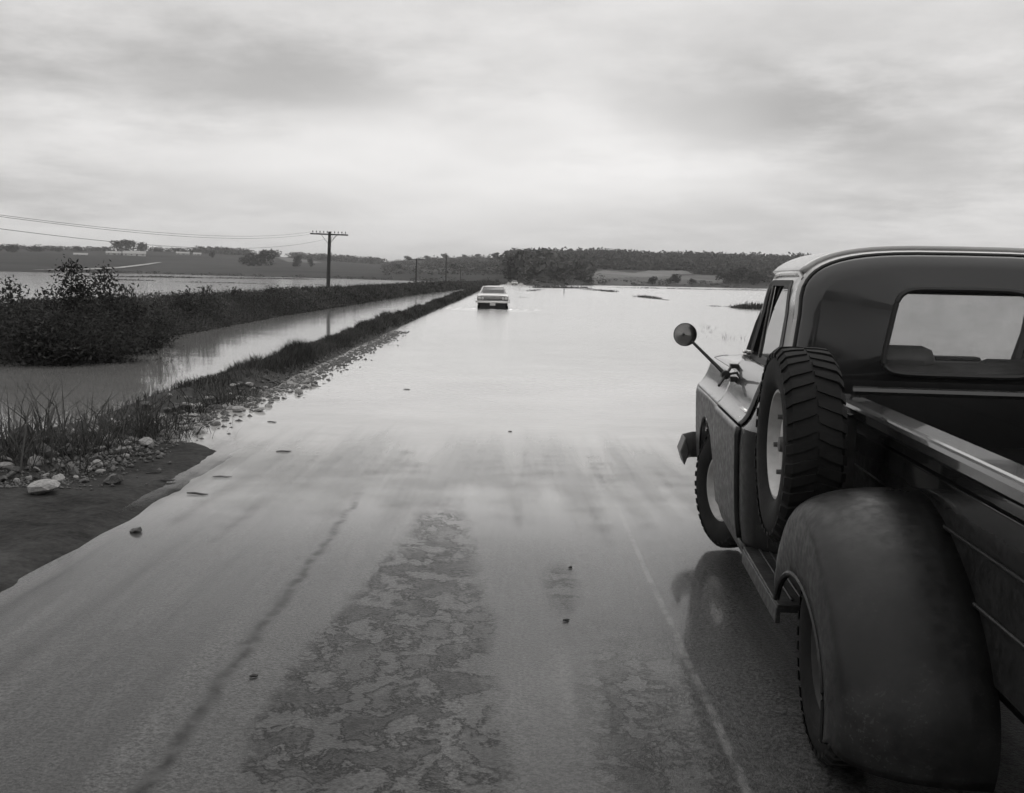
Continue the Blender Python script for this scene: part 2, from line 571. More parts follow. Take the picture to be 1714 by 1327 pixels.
def road_material():
    m, g, b, oc = surface('wet_asphalt')
    x, y, z = g.sep(oc)
    agg = g.noise(oc, 60, 3.0, 0.8)
    mid = g.noise(oc, 9, 4.0, 0.6)
    lane = g.noise(g.v('MULTIPLY', oc, (1.0, 0.035, 1.0)), 4.5, 3.0, 0.6)          # straight wheel-worn streaks
    streak = g.noise(g.v('MULTIPLY', oc, (1.0, 0.22, 1.0)), 3.2, 4.0, 0.55)
    worm = g.noise(g.v('MULTIPLY', oc, (1.0, 0.8, 1.0)), 5.2, 6.0, 0.72, 0.25)
    blot = g.noise(g.v('MULTIPLY', oc, (1.0, 0.7, 1.0)), 2.2, 4.0, 0.68, 0.5)
    # worn, mottled strip between the wheel tracks (bitumen showing through), narrowing to a tip
    xw = g.m('ADD', x, g.m('MULTIPLY', g.m('SUBTRACT', blot, 0.5), 0.45))
    inx = g.m('MULTIPLY', g.mr(g.m('ADD', xw, g.mr(y, 4.0, 8.3, 0.0, -0.30)), -1.02, -0.90), g.mr(g.m('ADD', xw, g.mr(y, 4.0, 8.3, 0.0, 0.30)), -0.10, 0.02, 1.0, 0.0))
    strip = g.m('MULTIPLY', inx, g.mr(g.m('ADD', y, g.m('MULTIPLY', blot, 1.2)), 8.4, 9.0, 1.0, 0.0))
    patch = g.m('MULTIPLY', g.mr(g.m('ABSOLUTE', g.m('SUBTRACT', xw, 0.62)), 0.10, 0.42, 1.0, 0.0), g.mr(y, 4.2, 6.0, 1.0, 0.0))
    lone = g.mr(g.v('LENGTH', g.v('MULTIPLY', g.v('SUBTRACT', oc, (0.30, 6.0, 0.0)), (9.0, 1.9, 0.0))), 0.5, 1.3, 1.0, 0.0)
    zone = g.m('MAXIMUM', strip, g.m('MAXIMUM', g.m('MULTIPLY', patch, 0.8), g.m('MULTIPLY', lone, 0.9)))
    ridged = g.m('ABSOLUTE', g.m('SUBTRACT', worm, 0.5))
    lines = g.mr(ridged, 0.0, 0.04, 1.0, 0.0)
    holes = g.m('MULTIPLY', g.mr(worm, 0.44, 0.62), g.mr(blot, 0.40, 0.55, 0.3, 1.0))
    stain = g.m('MULTIPLY', g.m('MINIMUM', g.m('ADD', g.m('ADD', g.m('MULTIPLY', lines, 0.55), g.m('MULTIPLY', holes, 0.45)), 0.16), 1.0), zone)
    # a tarred joint along the lane
    jx = g.m('ADD', x, g.m('MULTIPLY', g.m('SUBTRACT', g.noise(oc, 2.6, 5.0, 0.65), 0.5), 0.16))
    joint = g.m('MULTIPLY', g.mr(g.m('ABSOLUTE', g.m('ADD', jx, 1.22)), 0.0, 0.06, 1.0, 0.0), g.mr(g.m('ADD', g.m('MULTIPLY', mid, 0.5), g.m('MULTIPLY', agg, 0.5)), 0.38, 0.56))
    joint = g.m('MULTIPLY', g.m('MULTIPLY', joint, 0.8), g.mr(y, 8.0, 9.2, 1.0, 0.0))
    dark = g.m('MINIMUM', g.m('ADD', stain, g.m('MULTIPLY', joint, 0.85)), 1.0)
    base = g.mr(agg, 0.38, 0.62, 0.004, 0.078, smooth=False)
    base = g.m('MULTIPLY', base, g.mr(lane, 0.32, 0.68, 0.40, 1.35, smooth=False))
    base = g.m('MULTIPLY', base, g.mr(streak, 0.25, 0.75, 0.75, 1.12, smooth=False))
    base = g.m('MULTIPLY', base, g.mr(mid, 0.3, 0.7, 0.85, 1.12, smooth=False))
    base = g.mix(g.m('MULTIPLY', dark, 0.92), base, 0.006)
    # worn centre line paint with its crack
    lx = g.m('ADD', x, g.m('MULTIPLY', g.m('SUBTRACT', g.noise(oc, 0.9, 3.0), 0.5), 0.03))
    line = g.m('MULTIPLY', g.mr(g.m('ABSOLUTE', g.m('SUBTRACT', lx, 0.84)), 0.006, 0.026, 1.0, 0.0), g.mr(mid, 0.34, 0.60, 0.15, 1.0))
    base = g.mix(g.m('MULTIPLY', line, 0.45), base, 0.24)
    # broken pavement edge
    edgecr = g.m('MULTIPLY', g.mr(g.m('ADD', x, g.m('MULTIPLY', blot, 0.5)), -2.45, -2.15, 1.0, 0.0), g.mr(mid, 0.46, 0.60))
    base = g.mix(g.m('MULTIPLY', edgecr, 0.6), base, 0.02)
    # the film of water gets thicker towards the flood; under the flood the sheet itself takes over
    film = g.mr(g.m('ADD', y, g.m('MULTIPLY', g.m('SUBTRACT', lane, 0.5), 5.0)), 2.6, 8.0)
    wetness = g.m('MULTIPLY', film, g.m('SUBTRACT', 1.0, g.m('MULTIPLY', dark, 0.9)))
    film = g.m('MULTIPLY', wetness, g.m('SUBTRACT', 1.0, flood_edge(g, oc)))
    base = g.mix(g.m('MULTIPLY', g.m('MULTIPLY', wetness, g.mr(y, 6.2, 9.5)), 0.8), base, 0.50)      # paler towards the flood: wet sheen painted into the base colour
    g.put(b.inputs['Base Color'], g.grey(base, (1.0, 0.995, 0.985)))
    g.put(b.inputs['Roughness'], g.mix(dark, g.mr(lane, 0.35, 0.65, 0.30, 0.46), 0.62))
    g.put(b.inputs['Specular IOR Level'], g.m('MULTIPLY', g.mix(dark, 0.36, 0.10), g.m('SUBTRACT', 1.0, g.m('MULTIPLY', wetness, 0.9))))
    g.put(b.inputs['Coat Weight'], film)
    b.inputs['Coat Roughness'].default_value = 0.09
    b.inputs['Coat IOR'].default_value = 1.34
    hgt = g.m('ADD', g.m('MULTIPLY', agg, 0.8), g.m('MULTIPLY', dark, -0.3))
    g.put(b.inputs['Normal'], g.bump(hgt, 0.6, 0.010))
    return m


def water_material():
    m = bpy.data.materials.new('flood_water')
    m.use_nodes = True
    g = G(m.node_tree)
    g.n.clear()
    oc = g.new('ShaderNodeTexCoord').outputs['Object']
    x, y, z = g.sep(oc)
    n1 = g.noise(oc, 5.5, 3.0, 0.55, 0.4)
    n2 = g.noise(g.v('MULTIPLY', oc, (0.5, 1.0, 1.0)), 0.7, 3.0, 0.5)
    n3 = g.noise(oc, 0.13, 3.0, 0.55)
    calm = g.m('MULTIPLY', g.mr(n3, 0.36, 0.62, 0.35, 1.0), g.mr(y, 8.0, 14.0, 0.1, 1.0))
    ditch = g.mr(x, -4.6, -3.6, 0.45, 1.0)
    hgt = g.m('MULTIPLY', g.m('ADD', g.m('MULTIPLY', n1, 0.35), g.m('MULTIPLY', n2, 1.0)), g.m('MULTIPLY', calm, ditch))
    bmp = g.new('ShaderNodeBump')
    bmp.inputs['Strength'].default_value = 0.6
    bmp.inputs['Distance'].default_value = 0.022
    g.put(bmp.inputs['Height'], hgt)
    nrm = bmp.outputs[0]
    df = g.new('ShaderNodeBsdfDiffuse')
    g.put(df.inputs[0], g.grey(g.m('MULTIPLY', g.mr(g.noise(oc, 0.5, 4.0), 0.3, 0.7, 0.42, 0.50), g.mr(x, -5.2, -4.2, 0.42, 1.0)), (1.0, 0.99, 0.97)))
    tr = g.new('ShaderNodeBsdfTransparent')
    tr.inputs[0].default_value = (0.97, 0.97, 0.97, 1)
    body = g.new('ShaderNodeMixShader')
    # silt makes it opaque where it gets deep (down the road and in the ditch)
    deep = g.m('MAXIMUM', g.mr(g.m('ADD', y, g.m('MULTIPLY', g.m('SUBTRACT', g.noise(g.v('MULTIPLY', oc, (1.0, 0.06, 1.0)), 2.6, 4.0), 0.5), 6.0)), 8.0, 12.5, 0.0, 0.92), g.mr(x, -4.8, -4.2, 0.9, 0.0))
    g.put(body.inputs[0], deep)
    g.l.new(tr.outputs[0], body.inputs[1])
    g.l.new(df.outputs[0], body.inputs[2])
    gl = g.new('ShaderNodeBsdfGlossy')
    g.put(gl.inputs['Roughness'], g.m('MULTIPLY', g.mr(y, 9.0, 40.0, 0.08, 0.17), g.mr(x, -4.8, -3.8, 0.5, 1.0)))
    gl.inputs[0].default_value = (0.97, 0.97, 0.97, 1)
    g.l.new(nrm, gl.inputs['Normal'])
    fr = g.new('ShaderNodeFresnel')
    fr.inputs[0].default_value = 1.34
    g.l.new(nrm, fr.inputs['Normal'])
    mxs = g.new('ShaderNodeMixShader')
    g.l.new(fr.outputs[0], mxs.inputs[0])
    g.l.new(body.outputs[0], mxs.inputs[1])
    g.l.new(gl.outputs[0], mxs.inputs[2])
    # the sheet thins to nothing up the slope of the road (between the ditch and the right field)
    pres = g.m('MAXIMUM', flood_edge(g, oc), g.m('MAXIMUM', g.mr(x, -4.6, -4.3, 1.0, 0.0), g.mr(x, 4.6, 5.0)))
    clear = g.new('ShaderNodeBsdfTransparent')
    fin = g.new('ShaderNodeMixShader')
    g.put(fin.inputs[0], pres)
    g.l.new(clear.outputs[0], fin.inputs[1])
    g.l.new(mxs.outputs[0], fin.inputs[2])
    o = g.new('ShaderNodeOutputMaterial')
    g.l.new(fin.outputs[0], o.inputs[0])
    return m


def soil_material(name, lo, hi, scale=3.0, rough=0.85, bump=0.5):
    m, g, b, oc = surface(name)
    a = g.noise(oc, scale, 6.0, 0.62)
    c = g.noise(oc, scale * 14, 3.0, 0.6)
    v = g.mr(g.m('ADD', g.m('MULTIPLY', a, 0.65), g.m('MULTIPLY', c, 0.35)), 0.32, 0.68, lo, hi, smooth=False)
    g.put(b.inputs['Base Color'], g.grey(v, (1.0, 0.99, 0.97)))
    b.inputs['Roughness'].default_value = rough
    b.inputs['Specular IOR Level'].default_value = 0.12
    g.put(b.inputs['Normal'], g.bump(g.m('ADD', a, g.m('MULTIPLY', c, 0.4)), bump, 0.03))
    return m


def terrain_material():
    m, g, b, oc = surface('farmland')
    at_ = g.new('ShaderNodeAttribute')
    at_.attribute_name = 'tone'
    n = g.noise(oc, 0.05, 5.0, 0.62)
    n2 = g.noise(oc, 0.6, 3.0, 0.6)
    v = g.m('MULTIPLY', at_.outputs['Fac'], g.mr(g.m('ADD', g.m('MULTIPLY', n, 0.6), g.m('MULTIPLY', n2, 0.4)), 0.3, 0.7, 0.7, 1.3, smooth=False))
    g.put(b.inputs['Base Color'], g.grey(v, (1.0, 0.995, 0.98)))
    b.inputs['Roughness'].default_value = 0.95
    b.inputs['Specular IOR Level'].default_value = 0.1
    return m


# ------------------------------------------------------------------ terrain: one sheet out to the horizon
TP = [-900, -300, 70, 250, 440, 560, 630, 680, 740, 800, 850, 900, 1000, 1100, 1290, 1400, 1750, 2300]
TS = [560, 520, 488, 672, 575, 533, 500, 470, 440, 380, 335, 290, 425, 455, 510, 520, 520, 560]
TE = [24, 26, 28, 31, 30, 24, 20, 26, 33, 33, 36, 37, 39, 37, 38, 41, 40, 30]
TR = [1150, 1150, 1100, 1150, 1200, 1250, 1250, 1150, 1050, 1000, 900, 880, 880, 900, 950, 950, 950, 1000]
TA = [az(p) for p in TP]


def terrain(X, Y):
    X, Y = np.asarray(X, float), np.asarray(Y, float)
    r = np.hypot(X, Y)
    th = np.arctan2(X, Y)
    rs, e, rr = np.interp(th, TA, TS), np.interp(th, TA, TE), np.interp(th, TA, TR)
    Hh = e / F_PX * rr + EYE
    s = (r - rs) / (rr - rs)
    up = -0.45 + (Hh + 0.45) * np.clip(s, 0, 1) ** 0.92 * (1 + 0.10 * np.sin(s * 7 + th * 9) * (1 - np.clip(s, 0, 1)))
    z = np.where(s < 0, -0.45, up)
    z = np.where(s > 1, Hh - (r - rr) * 0.012, z)
    z = z + np.where(s > 0, np.clip(s * 4, 0, 1), 0) * fbm(X / 90, Y / 90, 3) * 1.6
    return z


def hit(px, py):
    """where the sight line meets the hillside"""
    d = ray(px, py)
    d = d / math.hypot(d[0], d[1])
    for r in np.arange(280, 1500, 2.0):
        p = np.array([0, 0, EYE]) + d * r
        if terrain(p[0], p[1]) >= p[2]:
            return np.array([p[0], p[1], float(terrain(p[0], p[1]))])
    r = float(np.interp(math.atan2(d[0], d[1]), TA, TR))
    p = d * r
    return np.array([p[0], p[1], float(terrain(p[0], p[1]))])


def inpoly(x, y, poly):
    inside = np.zeros(np.shape(x), bool)
    j = len(poly) - 1
    for i in range(len(poly)):
        xi, yi, xj, yj = poly[i][0], poly[i][1], poly[j][0], poly[j][1]
        c = ((yi > y) != (yj > y)) & (x < (xj - xi) * (y - yi) / (yj - yi + 1e-12) + xi)
        inside ^= c
        j = i
    return inside


FIELDS = [  # cleared fields on the hillsides: outline (as met by the sight lines) and reflectance
    ([(980, 456), (1010, 452), (1040, 455), (1062, 457), (1085, 452), (1150, 452), (1160, 458), (1120, 462), (990, 464)], 0.165),
    ([(985, 464), (1120, 462), (1225, 461), (1228, 468), (1200, 474), (990, 474)], 0.105),
    ([(1255, 464), (1300, 462), (1310, 466), (1260, 468)], 0.15),
    ([(70, 446), (250, 446), (420, 450), (440, 458), (300, 456), (70, 453)], 0.032),
    ([(255, 434), (420, 436), (560, 446), (440, 449), (240, 446)], 0.038),
    ([(60, 428), (180, 428), (250, 432), (240, 444), (60, 446)], 0.022),
    ([(455, 427), (480, 430), (540, 440), (480, 438)], 0.13),
    ([(660, 440), (840, 434), (845, 452), (700, 455)], 0.06),
]
FIELDS = [([hit(*q)[:2] for q in p], t) for p, t in FIELDS]


def tone_at(X, Y):
    X, Y = np.asarray(X, float), np.asarray(Y, float)
    t = 0.028 + 0.015 * fbm(X / 60, Y / 25, 11)
    th = np.arctan2(X, Y)
    t = np.where((th > az(846)) & (th < az(2300)), 0.045, t)
    for p, v in FIELDS:
        t = np.where(inpoly(X, Y, p), v * (1 + 0.25 * fbm(X / 40, Y / 12, 5)), t)
    return t


ths = np.concatenate([np.linspace(-math.pi, -0.62, 40, endpoint=False), np.linspace(-0.62, 0.62, 620), np.linspace(0.62, math.pi, 41)[1:-1]])
rs_ = np.concatenate([[0.5, 3, 8, 20, 60, 120, 180, 230, 260], np.arange(275, 700, 6.0), np.arange(700, 1300, 14.0), [1400, 1600, 2000, 2800, 4200, 6000]])
TT, RR = np.meshgrid(ths, rs_)
XX, YY = np.sin(TT) * RR, np.cos(TT) * RR
ZZ = terrain(XX, YY)
V = np.stack([XX, YY, ZZ], -1).reshape(-1, 3)
nt = len(ths)
ii = np.arange(len(rs_) - 1)[:, None] * nt
jj = np.arange(nt)[None, :]
jn = (jj + 1) % nt
Fq = np.stack([ii + jj, ii + jn, ii + nt + jn, ii + nt + jj], -1).reshape(-1, 4)[:, ::-1]
me = np_mesh('ground', V, Fq)
atr = me.attributes.new('tone', 'FLOAT', 'POINT')
atr.data.foreach_set('value', tone_at(V[:, 0], V[:, 1]).astype(np.float32))
tag(link('ground', me, terrain_material(), angle=80), 'rolling farmland and hills rising beyond the flood', 'ground', kind='structure')


def strip(name, xs, ys, zf, m, flip=False):
    Xs, Ys = np.meshgrid(xs, ys)
    if name == 'road':                 # the broken edge of the asphalt
        Xs[:, 0] += fbm(Ys[:, 0] / 0.9, Ys[:, 0] * 0, 77, 5) * 0.13 - 0.06
    Zs = zf(Xs, Ys)
    V = np.stack([Xs, Ys, Zs], -1).reshape(-1, 3)
    a = len(xs)
    i = np.arange(len(ys) - 1)[:, None] * a + np.arange(a - 1)[None, :]
    Fq = np.stack([i, i + 1, i + a + 1, i + a], -1).reshape(-1, 4)
    me = np_mesh(name, V, Fq)
    return link(name, me, m, angle=80)


def road_z(X, Y):
    base = np.where(Y < 3, 0.016, 0.016 - 0.0068 * (Y - 3.0))
    base = np.where(Y > 16, -0.0724 - 0.0012 * (Y - 16), base)
    base = np.maximum(base, -0.17)
    n = fbm(X / 1.9 + 3, Y / 4.2, 21, 3) * 0.008 + fbm(X / 0.45, Y / 1.0, 31, 3) * 0.003 + fbm(X / 0.4, Y / 5.0, 33, 3) * 0.005
    edge = -0.012 * np.clip((-2.3 - X) / 0.45, 0, 1) ** 2
    return base + n + edge


def shoulder_z(X, Y):
    b = 0.034 - 0.0036 * (Y - 4) + fbm(X / 0.8, Y / 1.6, 41, 3) * 0.016 + fbm(X / 0.16, Y / 0.2, 43, 3) * 0.010
    lip = -2.93 + 0.07 * fbm(X * 0 + 2, Y / 0.5, 45, 4) - 0.5 * np.clip((Y - 10.3) / 0.7, 0, 1)
    b = b - 0.09 * np.clip((X - lip) / 0.35, 0, 1)
    b = b - 0.03 * np.clip(Y - 10.4, 0, 3)
    return np.maximum(b, -0.15)


BX_Y = [0, 6, 9, 12, 17, 30, 80, 130, 170]
BX_X = [-5.3, -4.95, -4.62, -4.72, -4.32, -4.40, -4.9, -5.5, -6.0]


def bank_c(Y):
    return np.interp(Y, BX_Y, BX_X)


def bank_z(X, Y):
    c = bank_c(Y)
    hgt = np.interp(Y, [6, 12, 16, 20], [0.12, 0.13, 0.18, 0.20]) + 0.07 * fbm(X / 2.0, Y / 2.0, 51) + 0.03 * np.sin(Y * 0.9)
    w = np.where(X > c, np.interp(Y, [8, 13, 18, 40], [0.95, 0.95, 0.70, 0.55]), 0.55)
    z = -0.16 + (hgt + 0.16) * np.exp(-((X - c) / w) ** 2 * 1.3)
    return z + fbm(X / 0.25, Y / 0.25, 61, 2) * 0.02 - 0.25 * np.clip((c - 0.6 - X) / 0.6, 0, 1)


FB_Y = [6, 20, 24.5, 43, 99, 150, 220, 300]
FB_X = [-9.9, -9.4, -9.2, -9.8, -10.0, -9.0, -6.8, -5.0]


def fbank_x(Y):
    return np.interp(Y, FB_Y, FB_X)


def fbank_z(X, Y):
    d = fbank_x(Y) + 0.35 * fbm(Y / 3.0, Y * 0 + 2, 71) - X          # distance in from the ditch
    w = np.interp(Y, [0, 60, 200], [5.5, 4.2, 5.0])
    z = -0.3 + 0.75 * np.clip((d + 0.2) / 1.3, 0, 1) ** 0.8 - 0.8 * np.clip((d - w) / 1.2, 0, 1)
    return z + fbm(X / 1.1, Y / 1.5, 81) * 0.08


m_road, m_water = road_material(), water_material()
m_shoulder = soil_material('dark_shoulder', 0.006, 0.060, 1.4, 0.95, 1.0)
m_bank = soil_material('bank_soil', 0.02, 0.05, 4.0)
ysr = np.concatenate([np.arange(-8, 2, 0.5), np.arange(2, 34, 0.2), np.arange(34, 120, 2.0), np.arange(120, 341, 10.0)])
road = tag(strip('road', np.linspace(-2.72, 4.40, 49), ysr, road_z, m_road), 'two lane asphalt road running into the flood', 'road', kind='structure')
tag(strip('road_shoulder', np.linspace(-5.4, -2.42, 76), np.concatenate([np.arange(-8, 4, 0.5), np.arange(4, 14, 0.06)]), shoulder_z, m_shoulder), 'dark earth shoulder beside the asphalt', 'shoulder', kind='structure')
tag(strip('near_bank', np.linspace(-5.9, -2.9, 44), np.concatenate([np.arange(4, 40, 0.16), np.arange(40, 172, 1.0)]), bank_z, m_bank), 'low earth bank between road and ditch', 'bank', kind='structure')
tag(strip('far_bank', np.linspace(-19, -4, 60), np.concatenate([np.arange(3, 60, 0.6), np.arange(60, 320, 3.0)]), fbank_z, m_bank), 'raised earth bank beyond the ditch', 'bank', kind='structure')
wm = MB()
wm.add([(-1500, -400, 0), (1500, -400, 0), (1500, 1200, 0), (-1500, 1200, 0)], [(0, 1, 2, 3)])
tag(wm.build('flood_water', m_water, smooth=False), 'shallow flood water over road, ditch and fields', 'water', kind='structure')

# pale farm track climbing from the far shore
tm = MB()
tp = [hit(x, y) for x, y in ((60, 453.0), (150, 451.5), (200, 449), (225, 446), (245, 443.5), (268, 440))]
L, Rr = [], []
for i, p in enumerate(tp):
    d = (tp[min(i + 1, len(tp) - 1)] - tp[max(i - 1, 0)])[:2]
    nrm = np.array([-d[1], d[0]]) / (np.linalg.norm(d) + 1e-6) * 1.6
    for S, k in ((L, 1), (Rr, -1)):
        q = p[:2] + nrm * k
        S.append((q[0], q[1], float(terrain(q[0], q[1])) + 0.5))
tm.grid([L, Rr])
tag(tm.build('farm_track', M['track']), 'pale gravel farm track climbing the far field', 'track', kind='structure')

# ================================================================== the pickup truck
TRUCK_YAW = R(3.84)
TO = np.array([1.36, 7.04, 0.012])
tL = np.array([math.cos(TRUCK_YAW), -math.sin(TRUCK_YAW), 0])
truck = empty('pickup_truck', tuple(TO + tL * 0.885), -TRUCK_YAW)
tag(truck, 'dark old stepside pickup truck with side mounted spare wheel, parked at right', 'pickup truck')
PZ = [0.33, 0.42, 0.55, 0.72, 0.90, 0.975, 0.992, 1.005, 1.025, 1.055, 1.10, 1.16, 1.21, 1.255, 1.29]
PH = [0.900, 0.930, 0.948, 0.958, 0.964, 0.967, 0.966, 0.960, 0.938, 0.917, 0.898, 0.877, 0.858, 0.836, 0.806]


def hw(z):
    return float(np.interp(z, PZ, PH))


def taper(y):
    t = max(0.0, (y - 0.62) / 0.40)
    return 0.16 * t * t


ZU = [1.005, 1.012, 1.025, 1.04, 1.055, 1.08, 1.10, 1.13, 1.16, 1.185, 1.21]


def side_panel(y0, y1, zlo, ztop, ny, s):
    """one side skin from y0 back to y1; zlo is a function of y"""
    mb = MB()
    ys = np.linspace(y0, y1, ny)
    low, upp = [], []
    for y in ys:
        zl = zlo(y)
        low.append([(s * (hw(z) - taper(y)), y, z) for z in np.linspace(zl, 1.005, 14)])
        upp.append([(s * (hw(z) - taper(y)), y, z) for z in np.array(ZU + [1.235, 1.255, 1.275, 1.29]) if z <= ztop + 1e-6])
    mb.grid(low, flip=s > 0)
    mb.grid(upp, flip=s > 0)
    return mb


def arch(y):
    r = 0.49
    return 0.36 if abs(y) >= r else max(0.36, 0.36 + math.sqrt(r * r - y * y) * 1.02)


for s in (-1, 1):
    ff = side_panel(1.0, -0.60, arch, 1.21, 60, s).build('front_fender', M['paint'], truck, solid=0.012)
    # the fender emblem: small upright cast badge with a hooked top and a bar
    e = MB()
    ex = s * (hw(0.85) + 0.004)
    e.path([(ex, 0.02, 0.93), (ex, -0.03, 0.90), (ex, -0.01, 0.86), (ex, -0.04, 0.82), (ex, -0.02, 0.77)], 0.008, 6)
    e.path([(ex, 0.06, 0.885), (ex, -0.10, 0.885)], 0.006, 6)
    e.path([(ex, 0.04, 0.925), (ex, 0.04, 0.845)], 0.006, 6)
    e.path([(ex, -0.08, 0.915), (ex, -0.08, 0.80), (ex, -0.05, 0.79)], 0.006, 6)
    e.build('emblem', M['chrome'], ff)
    dr = side_panel(-0.612, -1.568, lambda y: 0.43, 1.29, 26, s).build('door', M['paint'], truck, solid=0.03)
    h_ = MB()
    hx = s * (hw(1.075) + 0.03)
    h_.path([(s * hw(1.08), -1.36, 1.08), (hx, -1.365, 1.083), (hx, -1.45, 1.083), (hx - s * 0.004, -1.52, 1.081), (s * (hw(1.08) - 0.004), -1.53, 1.08)], [0.012, 0.012, 0.011, 0.011, 0.010], 8)
    h_.lathe([(0.0, 0.03), (0.018, 0.028), (0.02, 0.0)], 12, (s * hw(1.03) - (0.0 if s > 0 else 0.03), -1.44, 1.03), 'x')
    h_.build('door_handle', M['chrome'], dr)
    g_ = MB()
    g_.path([(s * (hw(1.155) + 0.002), -0.55, 1.152), (s * (hw(1.155) + 0.002), -1.56, 1.152)], 0.006, 6)
    g_.build('belt_moulding', M['rubber'], dr)
    # rocker panel below the door
    rk = MB()
    rk.grid([[(s * hw(z), y, z) for z in np.linspace(0.33, 0.418, 5)] for y in np.linspace(-0.60, -1.70, 10)], flip=s > 0)
    rk.build('rocker_panel', M['paint'], truck, solid=0.02)
    # rounded rear corner of the cab
    mb = MB()
    rows = []
    for k in range(13):
        a = k / 12 * math.pi / 2
        y, ins = -1.58 - 0.02 - 0.25 * math.sin(a), 0.17 * (1 - math.cos(a))
        rows.append([(s * (hw(z) - ins), y, z) for z in list(np.linspace(0.36, 1.005, 8)) + ZU[1:] + [1.235, 1.255, 1.275, 1.29]])
    mb.grid(rows, flip=s > 0)
    mb.build('cab_corner', M['paint'], truck, solid=0.012)

# hood, cowl and nose
mb = MB()
rows = []
for y in np.concatenate([np.linspace(-0.60, 0.80, 16), [0.87, 0.93, 0.98, 1.0]]):
    t = max(0, (y - 0.75) / 0.25)
    row = []
    for q in np.linspace(-1, 1, 25):
        w_ = hw(1.21) - 0.004 - taper(y)
        zc = 1.213 + (0.075 - 0.022 * (y + 0.6)) * (1 - abs(q) ** 2.6) - 0.07 * t * t
        row.append((q * w_, y, zc))
    rows.append(row)
mb.grid(rows)
mb.build('hood', M['paint'], truck, solid=0.012)
mb = MB()
mb.box((0, 1.0, 0.92), (1.62, 0.05, 0.50))
np_ = mb.build('nose_panel', M['paint'], truck, bevel=0.02)
mb = MB()
for k in range(5):
    mb.box((0, 1.035, 0.76 + k * 0.06), (1.05, 0.025, 0.022))
mb.build('grille', M['chrome'], np_, bevel=0.004)
for s in (-1, 1):
    mb = MB()
    mb.lathe([(0.0, 0.05), (0.06, 0.043), (0.09, 0.025), (0.10, 0.0)], 20, (s * 0.66, 1.025, 0.90), 'y')
    mb.build('headlight', M['lamp'], np_)
mb = MB()
mb.path([(-1.03, 0.72, 0.51), (-1.035, 0.95, 0.51), (-0.95, 1.10, 0.51), (-0.5, 1.17, 0.51), (0, 1.19, 0.51), (0.5, 1.17, 0.51), (0.95, 1.10, 0.51), (1.035, 0.95, 0.51), (1.03, 0.72, 0.51)], 0.035, 4)
mb.v = [(x, y, 0.51 + (z - 0.51) * 3.0) for x, y, z in mb.v]
mb.build('front_bumper', M['bumper'], truck, bevel=0.01)
# firewall, floor and frame rails
mb = MB()
mb.box((0, -0.56, 0.82), (1.70, 0.03, 0.84))
mb.box((0, -1.2, 0.47), (1.70, 1.28, 0.05))
mb.build('cab_floor', M['lining'], truck)
mb = MB()
for s in (-1, 1):
    mb.box((s * 0.40, -1.8, 0.52), (0.07, 5.5, 0.14))
for y in (0.0, -3.2):
    mb.path([(-0.74, y, 0.40), (0.74, y, 0.40)], 0.045, 8)
mb.box((0, 0.1, 0.75), (0.6, 0.8, 0.5))
mb.build('chassis', M['rubber'], truck)

# ---- upper cab
NSE = 3.5


def outline(A, Hh, zc, z0, n=28, flare=0.11):
    """half arch section from the belt up, over the roof and down again (x, z)"""
    pts = []
    for z in np.linspace(z0, zc, 6)[:-1]:
        pts.append((-(A + (zc - z) * flare), z))
    for k in range(n + 1):
        a = math.pi * (1 - k / n)
        c, s_ = math.cos(a), math.sin(a)
        pts.append((math.copysign(abs(c) ** (2 / NSE), c) * A, zc + Hh * abs(s_) ** (2 / NSE)))
    for z in np.linspace(zc, z0, 6)[1:]:
        pts.append((A + (zc - z) * flare, z))
    return pts


CA, CH, CZ = 0.765, 0.322, 1.60


def upper_hw(z):
    if z <= CZ:
        return CA + (CZ - z) * 0.11
    return CA * max(0.0, 1 - ((z - CZ) / CH) ** NSE) ** (1 / NSE)


def apillar_y(z):
    return -0.50 - (z - 1.29) * 0.86


# roof with rounded rear edge
mb = MB()
rows = []
for k in range(8):
    a = (1 - k / 7) * math.pi / 2
    ins = 1 - math.cos(a)
    rows.append([(x, -0.90 + 0.10 * math.sin(a), z) for x, z in outline(CA - 0.10 * ins, CH - 0.10 * ins, CZ, 1.29)])
for y in np.linspace(-0.95, -1.74, 9):
    rows.append([(x, y, z) for x, z in outline(CA, CH, CZ, 1.29)])
top = [[p for p in r if p[2] > 1.795] for r in rows]
m_ = min(len(r) for r in top)
roof_cut = []
for r in rows:
    idx = [i for i, p in enumerate(r) if p[2] > 1.60]
    roof_cut.append(r)
sel = [i for i, p in enumerate(rows[8]) if p[2] > 1.795]
mb.grid([[r[i] for i in sel] for r in rows])
roof = mb.build('roof', M['roofpaint'], truck, solid=0.02)
for s in (-1, 1):
    mb = MB()
    mb.path([(s * (upper_hw(1.80) + 0.012), y, z) for y, z in ((-0.98, 1.775), (-1.03, 1.793), (-1.2, 1.80), (-1.5, 1.80), (-1.68, 1.797), (-1.76, 1.77))], 0.012, 6)
    mb.build('drip_rail', M['roofpaint'], roof)
